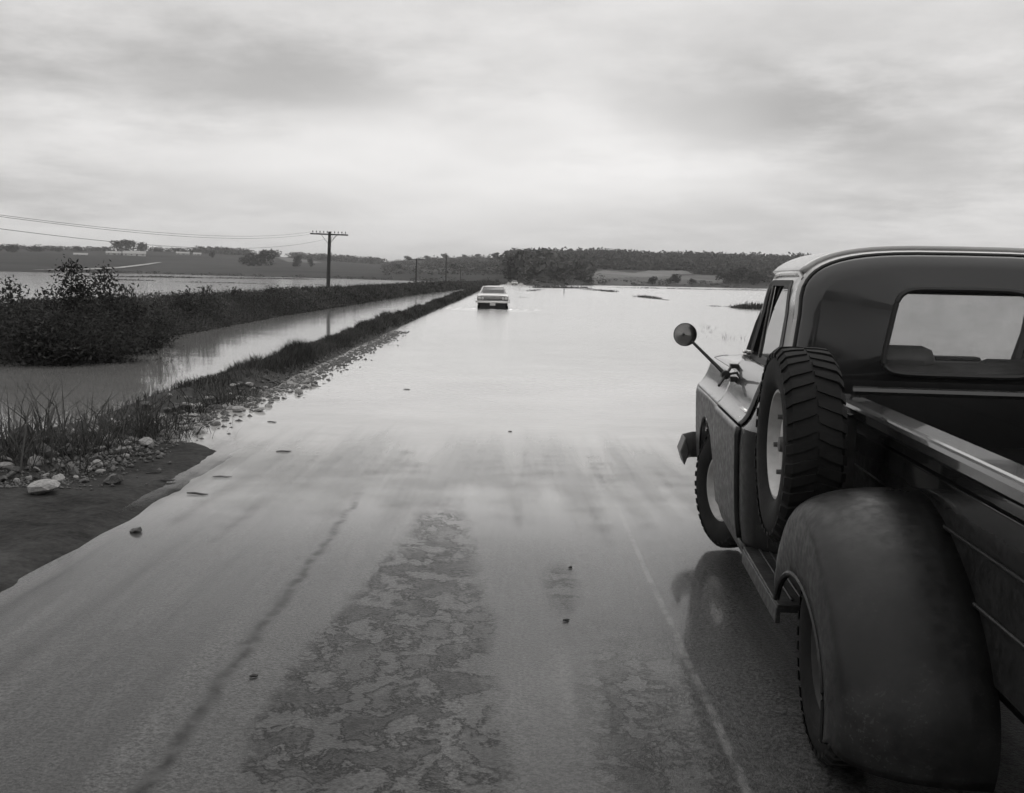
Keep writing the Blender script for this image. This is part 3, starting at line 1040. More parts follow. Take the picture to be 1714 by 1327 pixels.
# rear rim: rounds from the sides and roof into the flat back of the cab
RA, RH = CA, CH
mb = MB()
rows = [[(x, -1.74, z) for x, z in outline(CA, CH, CZ, 1.29)], [(x, -1.77, z) for x, z in outline(CA - 0.004, CH - 0.004, CZ, 1.29)],
        [(x, -1.79, z) for x, z in outline(CA - 0.016, CH - 0.016, CZ, 1.29)]]
mb.grid(rows)
mb.build('cab_rear_edge', M['roofpaint'], truck)
mb = MB()
rows = []
for k in range(9):
    a = k / 8 * math.pi / 2
    ins = 1 - math.cos(a)
    rows.append([(x, -1.79 - 0.055 * math.sin(a), z) for x, z in outline(CA - 0.022 - 0.085 * ins, CH - 0.022 - 0.085 * ins, CZ, 1.29)])
mb.grid(rows)
rr_ = mb.build('cab_rear_rim', M['paint'], truck)
mb = MB()
mb.path([(x, -1.789, z) for x, z in outline(CA - 0.018, CH - 0.018, CZ, 1.29)], 0.009, 6)
mb.build('rear_seam', M['rubber'], rr_)


def loop(A, Hh, zc, zb, n=64, nn=4.0, nb=5.0, lean=0.0):
    pts = []
    for k in range(n):
        a = 2 * math.pi * k / n
        c, s_ = math.cos(a), math.sin(a)
        e = 2 / (nn if s_ >= 0 else nb)
        z = zc + (Hh * abs(s_) ** e if s_ >= 0 else -(zc - zb) * abs(s_) ** e)
        pts.append((math.copysign(abs(c) ** e, c) * (A - lean * (z - zc)), z))
    return pts


mb = MB()
o_ = outline(CA - 0.104, CH - 0.104, CZ, 1.27, n=44)
o_ = o_ + [(x, 1.27) for x in np.linspace(o_[-1][0], o_[0][0], 22)[1:-1]]


def rear_hole(x, z):
    a = math.atan2(z - 1.53, x)
    r = ((abs(math.cos(a)) / 0.335) ** 7 + (abs(math.sin(a)) / 0.205) ** 7) ** (-1 / 7)
    zz = 1.53 + r * math.sin(a)
    return (r * math.cos(a) * (1 - 0.5 * (zz - 1.53)), zz)


i_ = [rear_hole(x, z) for x, z in o_]
mb.ring([(x, -1.845, z) for x, z in o_], [(x, -1.852, z) for x, z in i_])
mb.ring([(x, -1.852, z) for x, z in i_], [(x * 0.985, -1.80, z) for x, z in i_])
rear = mb.build('cab_back', M['paint'], truck)
mb = MB()
mb.path([(x, -1.853, z) for x, z in i_ + [i_[0]]], 0.013, 6, caps=False)
mb.build('window_seal', M['rubber'], rear)
mb = MB()
mb.add([(x * 0.985, -1.835, z) for x, z in i_], [tuple(range(len(i_)))])
mb.build('rear_window', M['glass'], rear, smooth=False)
mb = MB()
mb.box((0, -1.835, 0.83), (1.56, 0.03, 0.92))
mb.build('cab_back_panel', M['paint'], truck)


def quad_loop(c, r, n=8):
    """rounded outline of a quad given as four (y, z) corners"""
    pts = []
    for i in range(4):
        p0, p1, p2 = (np.array(c[(i - 1) % 4], float), np.array(c[i], float), np.array(c[(i + 1) % 4], float))
        a = p1 + (p0 - p1) / np.linalg.norm(p0 - p1) * r
        b = p1 + (p2 - p1) / np.linalg.norm(p2 - p1) * r
        for k in range(n + 1):
            t = k / n
            pts.append(tuple((1 - t) ** 2 * a + 2 * t * (1 - t) * p1 + t * t * b))
        nxt = np.array(c[(i + 1) % 4], float)
        e = nxt + (p1 - nxt) / np.linalg.norm(p1 - nxt) * r
        for k in range(1, 6):
            pts.append(tuple(b + (e - b) * k / 6))
    return pts


for s in (-1, 1):
    oc_ = quad_loop([(-1.74, 1.27), (apillar_y(1.27), 1.27), (apillar_y(1.80), 1.80), (-1.74, 1.80)], 0.004)
    fr_ = quad_loop([(-1.60, 1.30), (apillar_y(1.30) - 0.05, 1.30), (apillar_y(1.765) - 0.05, 1.765), (-1.60, 1.765)], 0.05)
    ho_ = quad_loop([(-1.46, 1.325), (apillar_y(1.325) - 0.10, 1.325), (apillar_y(1.735) - 0.10, 1.735), (-1.50, 1.735)], 0.05)
    f3 = lambda L_, off: [(s * (upper_hw(z) + off), y, z) for y, z in L_]
    mb = MB()
    mb.ring(f3(oc_, 0.0), f3(fr_, 0.0), 4)
    mb.build('cab_side_frame', M['roofpaint'], truck)
    mb = MB()
    mb.ring(f3(fr_, 0.004), f3(ho_, -0.004), 2)
    mb.ring(f3(ho_, -0.004), f3(ho_, -0.05))
    mb.ring(f3(ho_, -0.05), f3(oc_, -0.05))
    df = mb.build('door_window_frame', M['rubber'], truck)
    if s > 0:                                     # the driver's window is wound down
        mb = MB()
        mb.add(f3(ho_, -0.02), [tuple(range(len(ho_)))])
        mb.build('door_glass', M['glass'], df, smooth=False)
    mb = MB()
    y0 = apillar_y(1.325) - 0.36
    mb.path([(s * (upper_hw(1.325) - 0.01), y0, 1.325), (s * (upper_hw(1.735) - 0.01), y0 - 0.12, 1.735)], 0.012, 6)
    mb.build('vent_window_post', M['chrome'], df)
    mb = MB()
    mb.box((s * (upper_hw(1.31) + 0.03), -0.66, 1.315), (0.05, 0.05, 0.03))
    mb.box((s * (upper_hw(1.34) + 0.02), -0.70, 1.345), (0.03, 0.09, 0.018))
    mb.path([(s * (upper_hw(1.3) + 0.02), -0.60, 1.30), (s * (upper_hw(1.3) + 0.045), -0.66, 1.345)], 0.010, 6)
    mb.build('vent_latch', M['chrome'], df, bevel=0.004)

# windshield, its pillars and header
for s in (-1, 1):
    mb = MB()
    mb.path([(s * (upper_hw(1.28) - 0.02), apillar_y(1.28) + 0.02, 1.28), (s * (upper_hw(1.5) - 0.02), apillar_y(1.5) + 0.01, 1.5), (s * (upper_hw(1.80) - 0.035), apillar_y(1.80), 1.80)], [0.04, 0.034, 0.032], 8)
    mb.build('windshield_pillar', M['rubber'], truck)
rows = []
for k in range(9):
    z = 1.285 + (1.785 - 1.285) * k / 8
    rows.append([(q * (upper_hw(z) - 0.05), apillar_y(z) + 0.02 + 0.06 * (1 - q * q), z) for q in np.linspace(-1, 1, 13)])
MB().grid(rows).build('windshield', M['glass'], truck)
mb = MB()
mb.box((0, -1.0, 1.755), (1.30, 0.12, 0.10))
mb.box((0, -1.35, 1.86), (1.0, 0.75, 0.02))
mb.build('headliner', M['lining'], truck, bevel=0.02)
mb = MB()
mb.box((0, -0.62, 1.20), (1.50, 0.26, 0.24))
mb.box((0.30, -0.60, 1.33), (0.45, 0.10, 0.03))
mb.box((-0.43, -0.74, 1.28), (0.30, 0.10, 0.09))
mb.build('dashboard', M['lining'], truck, bevel=0.03)
mb = MB()
ct = Vector((-0.40, -1.02, 1.24))
ax1, ax2 = Vector((1, 0, 0)), Vector((0, -0.42, 0.9)).normalized()
mb.path([ct + (ax1 * math.cos(a) + ax2 * math.sin(a)) * 0.20 for a in np.linspace(0, 2 * math.pi, 33)], 0.012, 6, caps=False)
mb.path([ct - ax1 * 0.2, ct + ax1 * 0.2], 0.012, 6)
mb.path([ct, ct + Vector((0, 0.36, -0.3))], 0.02, 6)
mb.build('steering_wheel', M['rubber'], truck)
mb = MB()
mb.box((0, -1.34, 0.72), (1.42, 0.50, 0.22))
st = mb.build('seat', M['vinyl'], truck, bevel=0.06)
mb = MB()
mb.box((0, -1.66, 1.08), (1.42, 0.16, 0.60))
mb.build('seat_back', M['vinyl'], st, bevel=0.07)
for x, zt in ((-0.30, 1.455), (0.38, 1.40)):
    mb = MB()
    mb.box((x, -1.64, zt - 0.20), (0.50, 0.15, 0.40))
    mb.build('seat_cushion', M['vinyl'], st, bevel=0.07)


# ---- wheels
def tyre_mesh(Rt=0.40, w=0.105, lugs=38):
    mb = MB()
    prof = [(0.212, w * 0.66), (0.235, w * 0.86), (0.28, w * 0.98), (0.325, w), (0.36, w * 0.94), (0.383, w * 0.80), (0.388, w * 0.5), (0.389, 0)]
    prof = prof + [(r, -x) for r, x in prof[-2::-1]]
    prof = [(r * Rt / 0.40, x) for r, x in prof]
    mb.lathe(prof, 56)
    for k in range(lugs):
        for sd_ in (-1, 1):
            a0 = 2 * math.pi * (k + (0.5 if sd_ > 0 else 0) + random.uniform(-0.10, 0.10)) / lugs
            wear = random.uniform(-0.004, 0.001)
            P = []
            for (u_, r0, r1) in ((0.03, 0.383, 0.397), (0.45, 0.383, 0.398), (0.80, 0.378, 0.395), (1.0, 0.352, 0.370)):
                ang = a0 + (0.09 * (1 - u_))
                dl = 0.047 if u_ > 0.3 else 0.034
                for rr2 in (r0, r1 + wear):
                    for da in (-dl, dl):
                        P.append((sd_ * u_ * w * 1.01, rr2 * Rt / 0.40 * math.cos(ang + da), rr2 * Rt / 0.40 * math.sin(ang + da)))
            Fc = []
            for i in range(3):
                b0 = i * 4
                Fc += [(b0 + 2, b0 + 3, b0 + 7, b0 + 6), (b0, b0 + 2, b0 + 6, b0 + 4), (b0 + 1, b0 + 5, b0 + 7, b0 + 3)]
            Fc += [(0, 1, 3, 2), (12, 14, 15, 13)]
            mb.add(P, Fc if sd_ > 0 else [tuple(reversed(q)) for q in Fc])
    return mb


def rim_mesh(Rt=0.40):
    k = Rt / 0.40
    return MB().lathe([(0.214 * k, -0.07), (0.225 * k, -0.075), (0.228 * k, 0.078), (0.212 * k, 0.080), (0.204 * k, 0.066), (0.195 * k, 0.035), (0.182 * k, 0.018), (0.150 * k, 0.022), (0.125 * k, 0.045), (0.085 * k, 0.052), (0.0, 0.052)], 40)


def hub_mesh():
    return MB().lathe([(0.098, 0.050), (0.097, 0.064), (0.080, 0.082), (0.045, 0.095), (0.0, 0.10)], 28)


wheel_src = None
for nm, loc, rz, mirror_ in (('wheel', (-0.785, 0.0, 0.395), R(17), True), ('wheel', (0.785, 0.0, 0.395), R(17), False),
                             ('wheel', (-0.785, -3.20, 0.395), 0, True), ('wheel', (0.785, -3.20, 0.395), 0, False),
                             ('spare_wheel', (-0.868, -2.52, 1.065), 0, True)):
    if wheel_src is None:
        w_ = rim_mesh().build('wheel', M['rim'], truck)
        t_ = tyre_mesh().build('tyre', M['tyre'], w_, angle=30)
        h_ = hub_mesh().build('hubcap', M['chrome'], w_)
        for k in range(5):
            a_ = 2 * math.pi * k / 5
            MB().lathe([(0.0, 0.022), (0.011, 0.022), (0.012, 0.0)], 6, (0.048, 0.118 * math.cos(a_), 0.118 * math.sin(a_)), 'x').build('lug_nut', M['bumper'], w_)
        wheel_src = w_
    else:
        w_ = copy_tree(wheel_src, truck)
        w_.name = nm
    w_.location = loc
    w_.rotation_euler = (0.3 * len(nm), 0, rz + (math.pi if mirror_ else 0))
    w_.rotation_mode = 'XYZ'
    if loc[1] == -3.20:  # rear rims and hubcaps take the dark colour that stands in for shade
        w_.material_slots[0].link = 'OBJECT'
        w_.material_slots[0].material = M['shaderim']
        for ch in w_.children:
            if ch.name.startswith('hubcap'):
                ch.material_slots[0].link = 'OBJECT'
                ch.material_slots[0].material = M['shaderim']
    if nm == 'spare_wheel':
        w_.scale = (1.10, 1.05, 1.05)
        for ch in list(w_.children):
            if ch.name.startswith('hubcap'):
                bpy.data.objects.remove(ch)
        MB().lathe([(0.0, 0.075), (0.030, 0.07), (0.034, 0.05), (0.055, 0.05), (0.055, 0.03)], 14).build('hub_bolt', M['bumper'], w_)
mb = MB()
mb.box((-0.735, -2.50, 1.06), (0.10, 0.10, 0.10))
mb.box((-0.66, -2.50, 0.95), (0.06, 0.06, 0.50))
mb.build('spare_carrier', M['bumper'], truck)

# ---- stepside box
mb = MB()
for s in (-1, 1):
    mb.box((s * 0.545, -3.33, 0.90), (0.03, 2.50, 0.62))
for s in (-1, 1):
    for z in (0.78, 0.95, 1.10):
        mb.path([(s * 0.560, -2.16, z), (s * 0.566, -2.22, z), (s * 0.566, -4.48, z), (s * 0.560, -4.54, z)], 0.008, 6)
bed = mb.build('bed', M['paint'], truck, bevel=0.006)
for s in (-1, 1):
    mb = MB()
    sec = [(0.525, 1.205), (0.525, 1.238), (0.535, 1.248), (0.625, 1.248), (0.632, 1.243), (0.638, 1.243), (0.645, 1.248), (0.662, 1.247), (0.670, 1.235), (0.668, 1.205), (0.655, 1.19), (0.56, 1.19)]
    mb.grid([[(s * x, y, z) for x, z in sec] for y in (-2.09, -2.6, -3.1, -3.6, -4.58)], cv=True, flip=s < 0)
    mb.build('bed_rail', M['paint'], bed)
mb = MB()
mb.box((0, -2.085, 0.92), (1.06, 0.03, 0.66))
mb.path([(-0.55, -2.085, 1.262), (0.55, -2.085, 1.262)], 0.022, 8)
mb.build('bed_front_panel', M['paint'], bed)
mb = MB()
mb.box((0, -4.575, 0.90), (1.05, 0.035, 0.58))
mb.path([(-0.52, -4.575, 1.20), (0.52, -4.575, 1.20)], 0.024, 8)
tg = mb.build('tailgate', M['paint'], truck, bevel=0.006)
for k in range(8):
    mb = MB()
    mb.box((-0.455 + k * 0.13, -3.33, 0.625), (0.122, 2.45, 0.03))
    mb.build('floor_plank', M['bedwood'], bed, bevel=0.004)
for s in (-1, 1):
    mb = MB()
    mb.box((s * 0.80, -2.22, 0.405), (0.30, 0.98, 0.035))
    for k in range(5):
        mb.box((s * (0.70 + k * 0.045), -2.22, 0.426), (0.012, 0.86, 0.008))
    mb.box((s * 0.945, -2.22, 0.375), (0.02, 0.98, 0.07))
    mb.box((s * 0.60, -2.22, 0.50), (0.10, 0.98, 0.16))
    mb.build('running_board', M['paint'], truck, bevel=0.006)
    # pontoon rear fender
    mb = MB()
    rows = []
    CY, CZf = -3.20, 0.410
    for a in np.linspace(R(24), R(192), 46):
        row = []
        st_ = 1.0 + (0.40 if a > math.pi / 2 else 0.02) * abs(math.cos(a)) ** 1.5
        for b in np.linspace(0, math.pi / 2, 14):
            x = 0.55 + 0.425 * math.sin(b) ** 0.75
            r = 0.455 + 0.150 * math.cos(b) ** 0.80
            row.append((s * x, CY + r * st_ * math.cos(a), CZf + r * math.sin(a)))
        y1, z1 = row[-1][1], row[-1][2]
        # the outer face drops to the lower wheel opening
        yo, zo = CY + (0.47 if math.cos(a) > 0 else 0.50) * math.cos(a), 0.27 + 0.385 * max(0.0, math.sin(a)) ** 0.8
        for x, t in ((0.980, 0.25), (0.978, 0.6), (0.970, 0.95), (0.955, 1.0)):
            row.append((s * x, y1 + (yo - y1) * t, z1 + (min(zo, z1) - z1) * t))
        rows.append(row)
    mb.grid(rows, flip=s > 0)
    rf = mb.build('rear_fender', M['paint'], truck, solid=0.01, angle=50)
    MB().path([rw[-2] for rw in rows], 0.010, 6).build('rolled_lip', M['paint'], rf)
    mb = MB()
    mb.lathe([(0.0, 0.05), (0.045, 0.045), (0.055, 0.0)], 16, (s * 0.60, -4.59, 0.80), 'y')
    mb.v = [(x, -4.59 - (y + 4.59), z) for x, y, z in mb.v]
    mb.build('tail_lamp', M['taillamp'], truck)
mb = MB()
mb.box((0, -4.72, 0.52), (1.60, 0.06, 0.14))
mb.build('rear_bumper', M['bumper'], truck, bevel=0.015)

# ---- round door mirror on its long arm
mc = Vector((-1.185, -0.60, 1.43))
cl_ = Vector((-0.95, -0.72, 1.205))
mb = MB()
prof = [(0.0, 0.030), (0.03, 0.028), (0.055, 0.018), (0.069, 0.0), (0.070, -0.010), (0.066, -0.012)]
mb.lathe(prof, 32, (0, 0, 0), 'y')
mir = mb.build('side_mirror', M['rubber'], truck)
mir.location = mc
mir.rotation_euler = (R(1.5), 0, R(-0.2))
mb = MB()
mb.lathe([(0.0001, -0.009), (0.03, -0.0092), (0.066, -0.0095)], 32, (0, 0, 0), 'y')
mb.build('mirror_glass', M['mirror'], mir)
mb = MB()
d_ = (cl_ - mc).normalized()
mb.path([mc + d_ * 0.055 + Vector((0, 0.02, 0)), cl_], [0.009, 0.012], 8)
arm = mb.build('mirror_arm', M['rubber'], truck)
mb = MB()
mb.path([cl_ + Vector((-0.05, -0.12, -0.055)), cl_ + Vector((0.05, 0.10, 0.05))], 0.009, 6)
mb.lathe([(0.0, -0.03), (0.026, -0.028), (0.028, 0.028), (0.0, 0.03)], 10, tuple(cl_), 'y')
mb.box(tuple(cl_ + Vector((0.045, -0.06, -0.02))), (0.05, 0.05, 0.03))
mb.box(tuple(cl_ + Vector((0.06, 0.10, 0.045))), (0.045, 0.06, 0.025))
mb.path([cl_, cl_ + Vector((0.09, -0.02, 0.02))], 0.008, 6)
mb.build('mirror_clamp', M['rubber'], arm)

# ================================================================== the white sedan and its far-off twin
def make_car():
    c = empty('car', (0, 0, 0))
    HWC = 0.955

    def top(y):
        return float(np.interp(y, [-2.65, -2.55, -1.2, 1.05, 2.2, 2.5, 2.66], [0.84, 0.93, 0.955, 0.965, 0.93, 0.90, 0.85]))

    def wid(y):
        return HWC * float(np.interp(abs(y), [0, 1.8, 2.45, 2.62, 2.68], [1, 0.99, 0.965, 0.94, 0.90]))
    mb = MB()
    rows = []
    for y in np.concatenate([[-2.66, -2.62, -2.5], np.linspace(-2.3, 2.3, 36), [2.5, 2.6, 2.66]]):
        w, t = wid(y), top(y)
        lo = 0.30
        for yc in (-1.55, 1.50):
            if abs(y - yc) < 0.38:
                lo = max(lo, 0.32 + math.sqrt(0.38 ** 2 - (y - yc) ** 2))
        half = [(w * 0.955, lo), (w * 0.985, max(0.46, lo + 0.02)), (w, max(0.62, lo + 0.04)), (w * 0.995, max(0.74, lo + 0.05)), (w * 0.975, t - 0.05), (w * 0.93, t - 0.012), (w * 0.80, t + 0.004), (w * 0.45, t + 0.018)]
        rows.append([(-x, y, z) for x, z in half] + [(0, y, t + 0.02)] + [(x, y, z) for x, z in reversed(half)])
    mb.grid(rows, flip=True)
    body = mb.build('body', M['carpaint'], c, angle=40)
    mb = MB()
    mb.box((0, 2.60, 0.62), (1.66, 0.10, 0.42))
    mb.box((0, 0, 0.22), (1.5, 4.9, 0.34))
    mb.box((0, -2.6, 0.60), (1.66, 0.08, 0.4))
    mb.build('underbody', M['cardark'], c)
    mb = MB()
    for k, (z, hwk) in enumerate(((0.775, 0.56), (0.735, 0.55), (0.695, 0.55), (0.655, 0.54))):
        mb.box((0, 2.665 - 0.012 * k, z), (hwk * 2, 0.03, 0.018))
    mb.box((0, 2.67, 0.812), (1.72, 0.05, 0.03))
    mb.box((0, 2.65, 0.60), (1.66, 0.05, 0.02))
    mb.build('grille', M['chrome'], c, bevel=0.004)
    for s in (-1, 1):
        for x, r in ((0.77, 0.098), (0.60, 0.07)):
            mb = MB()
            mb.lathe([(0.0, 0.045), (r * 0.6, 0.038), (r * 0.92, 0.016), (r, 0.0)], 20, (s * x, 2.655, 0.705), 'y')
            hl = mb.build('headlight', M['lamp'], c)
            mb = MB()
            mb.lathe([(r * 1.0, -0.01), (r * 1.0, 0.022), (r * 1.16, 0.02), (r * 1.2, -0.01)], 20, (s * x, 2.655, 0.705), 'y', closed=True)
            mb.build('headlight_ring', M['chrome'] if x < 0.7 else M['cardark'], hl)
    for y, zz in ((2.74, 0.50), (-2.72, 0.52)):
        sg = 1 if y > 0 else -1
        mb = MB()
        mb.path([(-0.97, y - sg * 0.42, zz), (-0.95, y - sg * 0.12, zz), (-0.75, y, zz), (0, y + sg * 0.03, zz), (0.75, y, zz), (0.95, y - sg * 0.12, zz), (0.97, y - sg * 0.42, zz)], 0.04, 6)
        mb.v = [(a, b, zz + (q - zz) * 1.7) for a, b, q in mb.v]
        mb.build('bumper', M['chrome'], c)
    mb = MB()
    mb.box((0, 2.79, 0.37), (0.32, 0.012, 0.16))
    mb.build('licence_plate', M['plate'], c, bevel=0.004)
    # glasshouse
    bz, rz_ = 0.965, 1.36
    LO = [(-0.80, 1.12), (0.80, 1.12), (0.80, -1.60), (-0.80, -1.60)]
    UP = [(-0.62, 0.42), (0.62, 0.42), (0.62, -1.02), (-0.62, -1.02)]
    mb = MB()
    rows = []
    for r in np.linspace(0, 1, 7):
        row = []
        for k in range(40):
            a = 2 * math.pi * k / 40
            ca, sa = math.cos(a), math.sin(a)
            row.append((math.copysign(abs(ca) ** 0.36, ca) * 0.66 * r, -0.30 + math.copysign(abs(sa) ** 0.36, sa) * 0.76 * r, rz_ + 0.055 * (1 - r ** 3)))
        rows.append(row)
    rows.append([(x * 1.0, y, rz_ - 0.03) for x, y, z in rows[-1]])
    mb.grid(rows, cv=True)
    mb.build('roof', M['carpaint'], c, angle=50)
    for i in range(4):
        mb = MB()
        mb.path([(LO[i][0], LO[i][1], bz - 0.02), (UP[i][0], UP[i][1], rz_)], [0.035, 0.032], 6)
        mb.build('roof_pillar', M['carpaint'], c)
    for nm, (a, b) in (('windshield', (0, 1)), ('side_window', (1, 2)), ('rear_window', (2, 3)), ('side_window', (3, 0))):
        mb = MB()
        mb.add([(LO[a][0], LO[a][1], bz), (LO[b][0], LO[b][1], bz), (UP[b][0], UP[b][1], rz_), (UP[a][0], UP[a][1], rz_)], [(0, 1, 2, 3)])
        mb.build(nm, M['carglass'], c, smooth=False)
    for y in (0.25, -0.95):
        mb = MB()
        mb.box((0, y - 0.35, 0.92), (1.3, 0.16, 0.50))
        mb.box((0, y - 0.1, 0.62), (1.3, 0.5, 0.16))
        mb.build('seat', M['vinyl'], c, bevel=0.05)
    for s in (-1, 1):
        for y in (1.50, -1.55):
            mb = MB()
            mb.lathe([(0.19, -0.09), (0.30, -0.10), (0.335, -0.07), (0.338, 0), (0.335, 0.07), (0.30, 0.10), (0.19, 0.09)], 28)
            w_ = mb.build('wheel', M['tyre'], c)
            w_.location = (s * 0.80, y, 0.338)
            mb = MB()
            mb.lathe([(0.20, 0.0), (0.195, 0.085 * s), (0.12, 0.10 * s), (0.0, 0.105 * s)], 24)
            mb.build('hubcap', M['chrome'], w_)
    mb = MB()
    mb.box((0, 2.685, 0.855), (1.2, 0.02, 0.02))
    mb.build('hood_trim', M['chrome'], body)
    return c


car = make_car()
tag(car, 'white sedan with four headlights driving through the water toward us', 'car', 'cars on the flooded road')
car.location = (-1.38, 64.6, -0.09)
car.rotation_euler = (0, 0, math.pi + R(0.5))
car2 = copy_tree(car)
car2.location = (-0.6, 305, -0.12)
car2.rotation_euler = (0, 0, math.pi)
tag(car2, 'tiny distant pale car throwing up spray where the road vanishes', 'car', 'cars on the flooded road')

m_foam = mat('foam', 0.75, 0.8, 0.15, 3.0)


def splash(x, y, w, h, n, seed, label):
    rg = np.random.default_rng(seed)
    C = rg.normal(size=(n, 3)) * np.array([w * 0.45, w * 0.5, h * 0.45])
    C[:, 2] = np.abs(C[:, 2]) * np.exp(-(C[:, 0] / w) ** 2)
    V, Fq = leaves(C + np.array([x, y, 0.0]), rg.uniform(0.03, 0.10, n) * (1 + h), aspect=0.9)
    tag(link('water_splash', np_mesh('water_splash', V, Fq), m_foam, smooth=False), label, 'splash', kind='stuff')


splash(-2.0, 303, 1.1, 0.75, 260, 1, 'white spray left of the distant car')
splash(1.1, 303, 1.1, 0.65, 260, 2, 'white spray right of the distant car')

wk = MB()
for k, (ra, rb, hh) in enumerate(((1.15, 0.55, 0.05), (1.5, 1.3, 0.035), (2.0, 2.4, 0.03), (2.7, 3.8, 0.022))):
    rows = []
    for t in np.linspace(R(-20), R(200), 34):
        cx, cy = -1.38 + ra * math.cos(t), 61.9 - rb * math.sin(t)
        n_ = np.array([math.cos(t), -math.sin(t)])
        w_ = 0.10 + 0.05 * k
        hz_ = 0.4 * hh * (0.6 + 0.5 * math.sin(t * 5 + k))
        rows.append([(cx - n_[0] * w_, cy - n_[1] * w_, -0.01), (cx - n_[0] * w_ * 0.4, cy - n_[1] * w_ * 0.4, hz_ * 0.7), (cx, cy, hz_), (cx + n_[0] * w_ * 0.4, cy + n_[1] * w_ * 0.4, hz_ * 0.7), (cx + n_[0] * w_, cy + n_[1] * w_, -0.01)])
    wk.grid(rows)
tag(wk.build('bow_wave', m_water), 'low ripples pushed ahead of the white sedan', 'ripples', kind='stuff')

# ================================================================== telephone poles and wires
def pole(x, y, hgt, arm, label, detailed, lean=0.0, base=-0.3):
    p = empty('telephone_pole', (x, y, base))
    p.rotation_euler = (0, lean, R(-4))
    tag(p, label, 'telephone pole', 'telephone poles along the ditch bank')
    H_ = hgt - base
    MB().path([(0, 0, 0), (0, 0, H_ * 0.5), (0, 0, H_)], [0.17, 0.145, 0.115], 10).build('post', M['wood'], p)
    if arm:
        ca = MB().box((0, -0.16, H_ - 0.22), (arm, 0.09, 0.11)).build('crossarm', M['wood'], p, bevel=0.008)
        n = 10 if detailed else 4
        for k in range(n):
            xx = (-0.5 + (k + 0.5) / n) * (arm - 0.12)
            if abs(xx) < 0.12:
                xx = math.copysign(0.16, xx)
            MB().lathe([(0.0, 0.20), (0.035, 0.19), (0.045, 0.12), (0.05, 0.07), (0.012, 0.06), (0.012, -0.02)], 8, (xx, -0.16, H_ - 0.165), 'z').build('insulator', M['insul'], ca)
        for s in (-1, 1):
            MB().path([(s * 0.06, -0.16, H_ - 0.95), (s * 0.62, -0.16, H_ - 0.28)], 0.018, 5).build('brace', M['bumper'], ca)
    if detailed:
        mb = MB()
        mb.box((0.10, -0.15, H_ - 1.12), (0.14, 0.12, 0.30))
        mb.path([(0.10, -0.15, H_ - 1.0), (0.35, -0.16, H_ - 0.55), (0.60, -0.16, H_ - 0.20)], 0.012, 5)
        mb.path([(0.10, -0.15, H_ - 1.0), (0.22, -0.16, H_ - 0.5), (0.28, -0.16, H_ - 0.20)], 0.012, 5)
        mb.build('junction_box', M['bumper'], p)
    return p


pole(-15.0, 85, 5.15, 3.05, 'nearest dark wooden telephone pole with a long straight crossarm', True, R(1.2))
pole(-18.6, 198, 5.15, 3.05, 'second telephone pole, small, its crossarm in front of the hill', False, R(0.5))
pole(-17.3, 262, 7.2, 0, 'slim bare pole right of the second telephone pole', False)
pole(-19.0, 362, 5.4, 2.2, 'third far pole with crossarm, close left of the white sedan', False)
pole(-7.4, 470, 8.4, 1.6, 'far slender pole above the right end of the white sedan', False)


def wire(P0, P1, sag, label):
    n = 40
    P0, P1 = Vector(P0), Vector(P1)
    pts = []
    for k in range(n + 1):
        t = k / n
        p = P0.lerp(P1, t)
        p.z -= sag * 4 * t * (1 - t)
        pts.append(p)
    tag(MB().path(pts, 0.007, 4).build('telephone_wire', M['wire']), label, 'wire', 'telephone wires left of the nearest pole')


for dx, dz, sg, lab in ((-1.4, 0.0, 1.80, 'upper thin telephone wire at the left, tied to the outer crossarm end'),
                        (-0.55, -0.02, 1.92, 'middle thin telephone wire at the left, just under the upper one'),
                        (1.35, -0.02, 2.45, 'lowest sagging telephone wire crossing the sky at the left')):
    wire((-14.9 + dx, 84.8, 5.1 + dz), (-13.2 + dx, -18, 5.1 + dz), sg, lab)

# marker post standing in the water right of the road
mp = at(944, 491)
p_ = empty('marker_post', (mp[0], mp[1], -0.3))
tag(p_, 'thin dark marker post standing in the water right of the road', 'post')
MB().path([(0, 0, 0), (0, 0, 1.5)], [0.05, 0.045], 8).build('post', M['wood'], p_)
MB().box((0, -0.06, 1.4), (0.2, 0.02, 0.24)).build('plate', M['bumper'], p_)

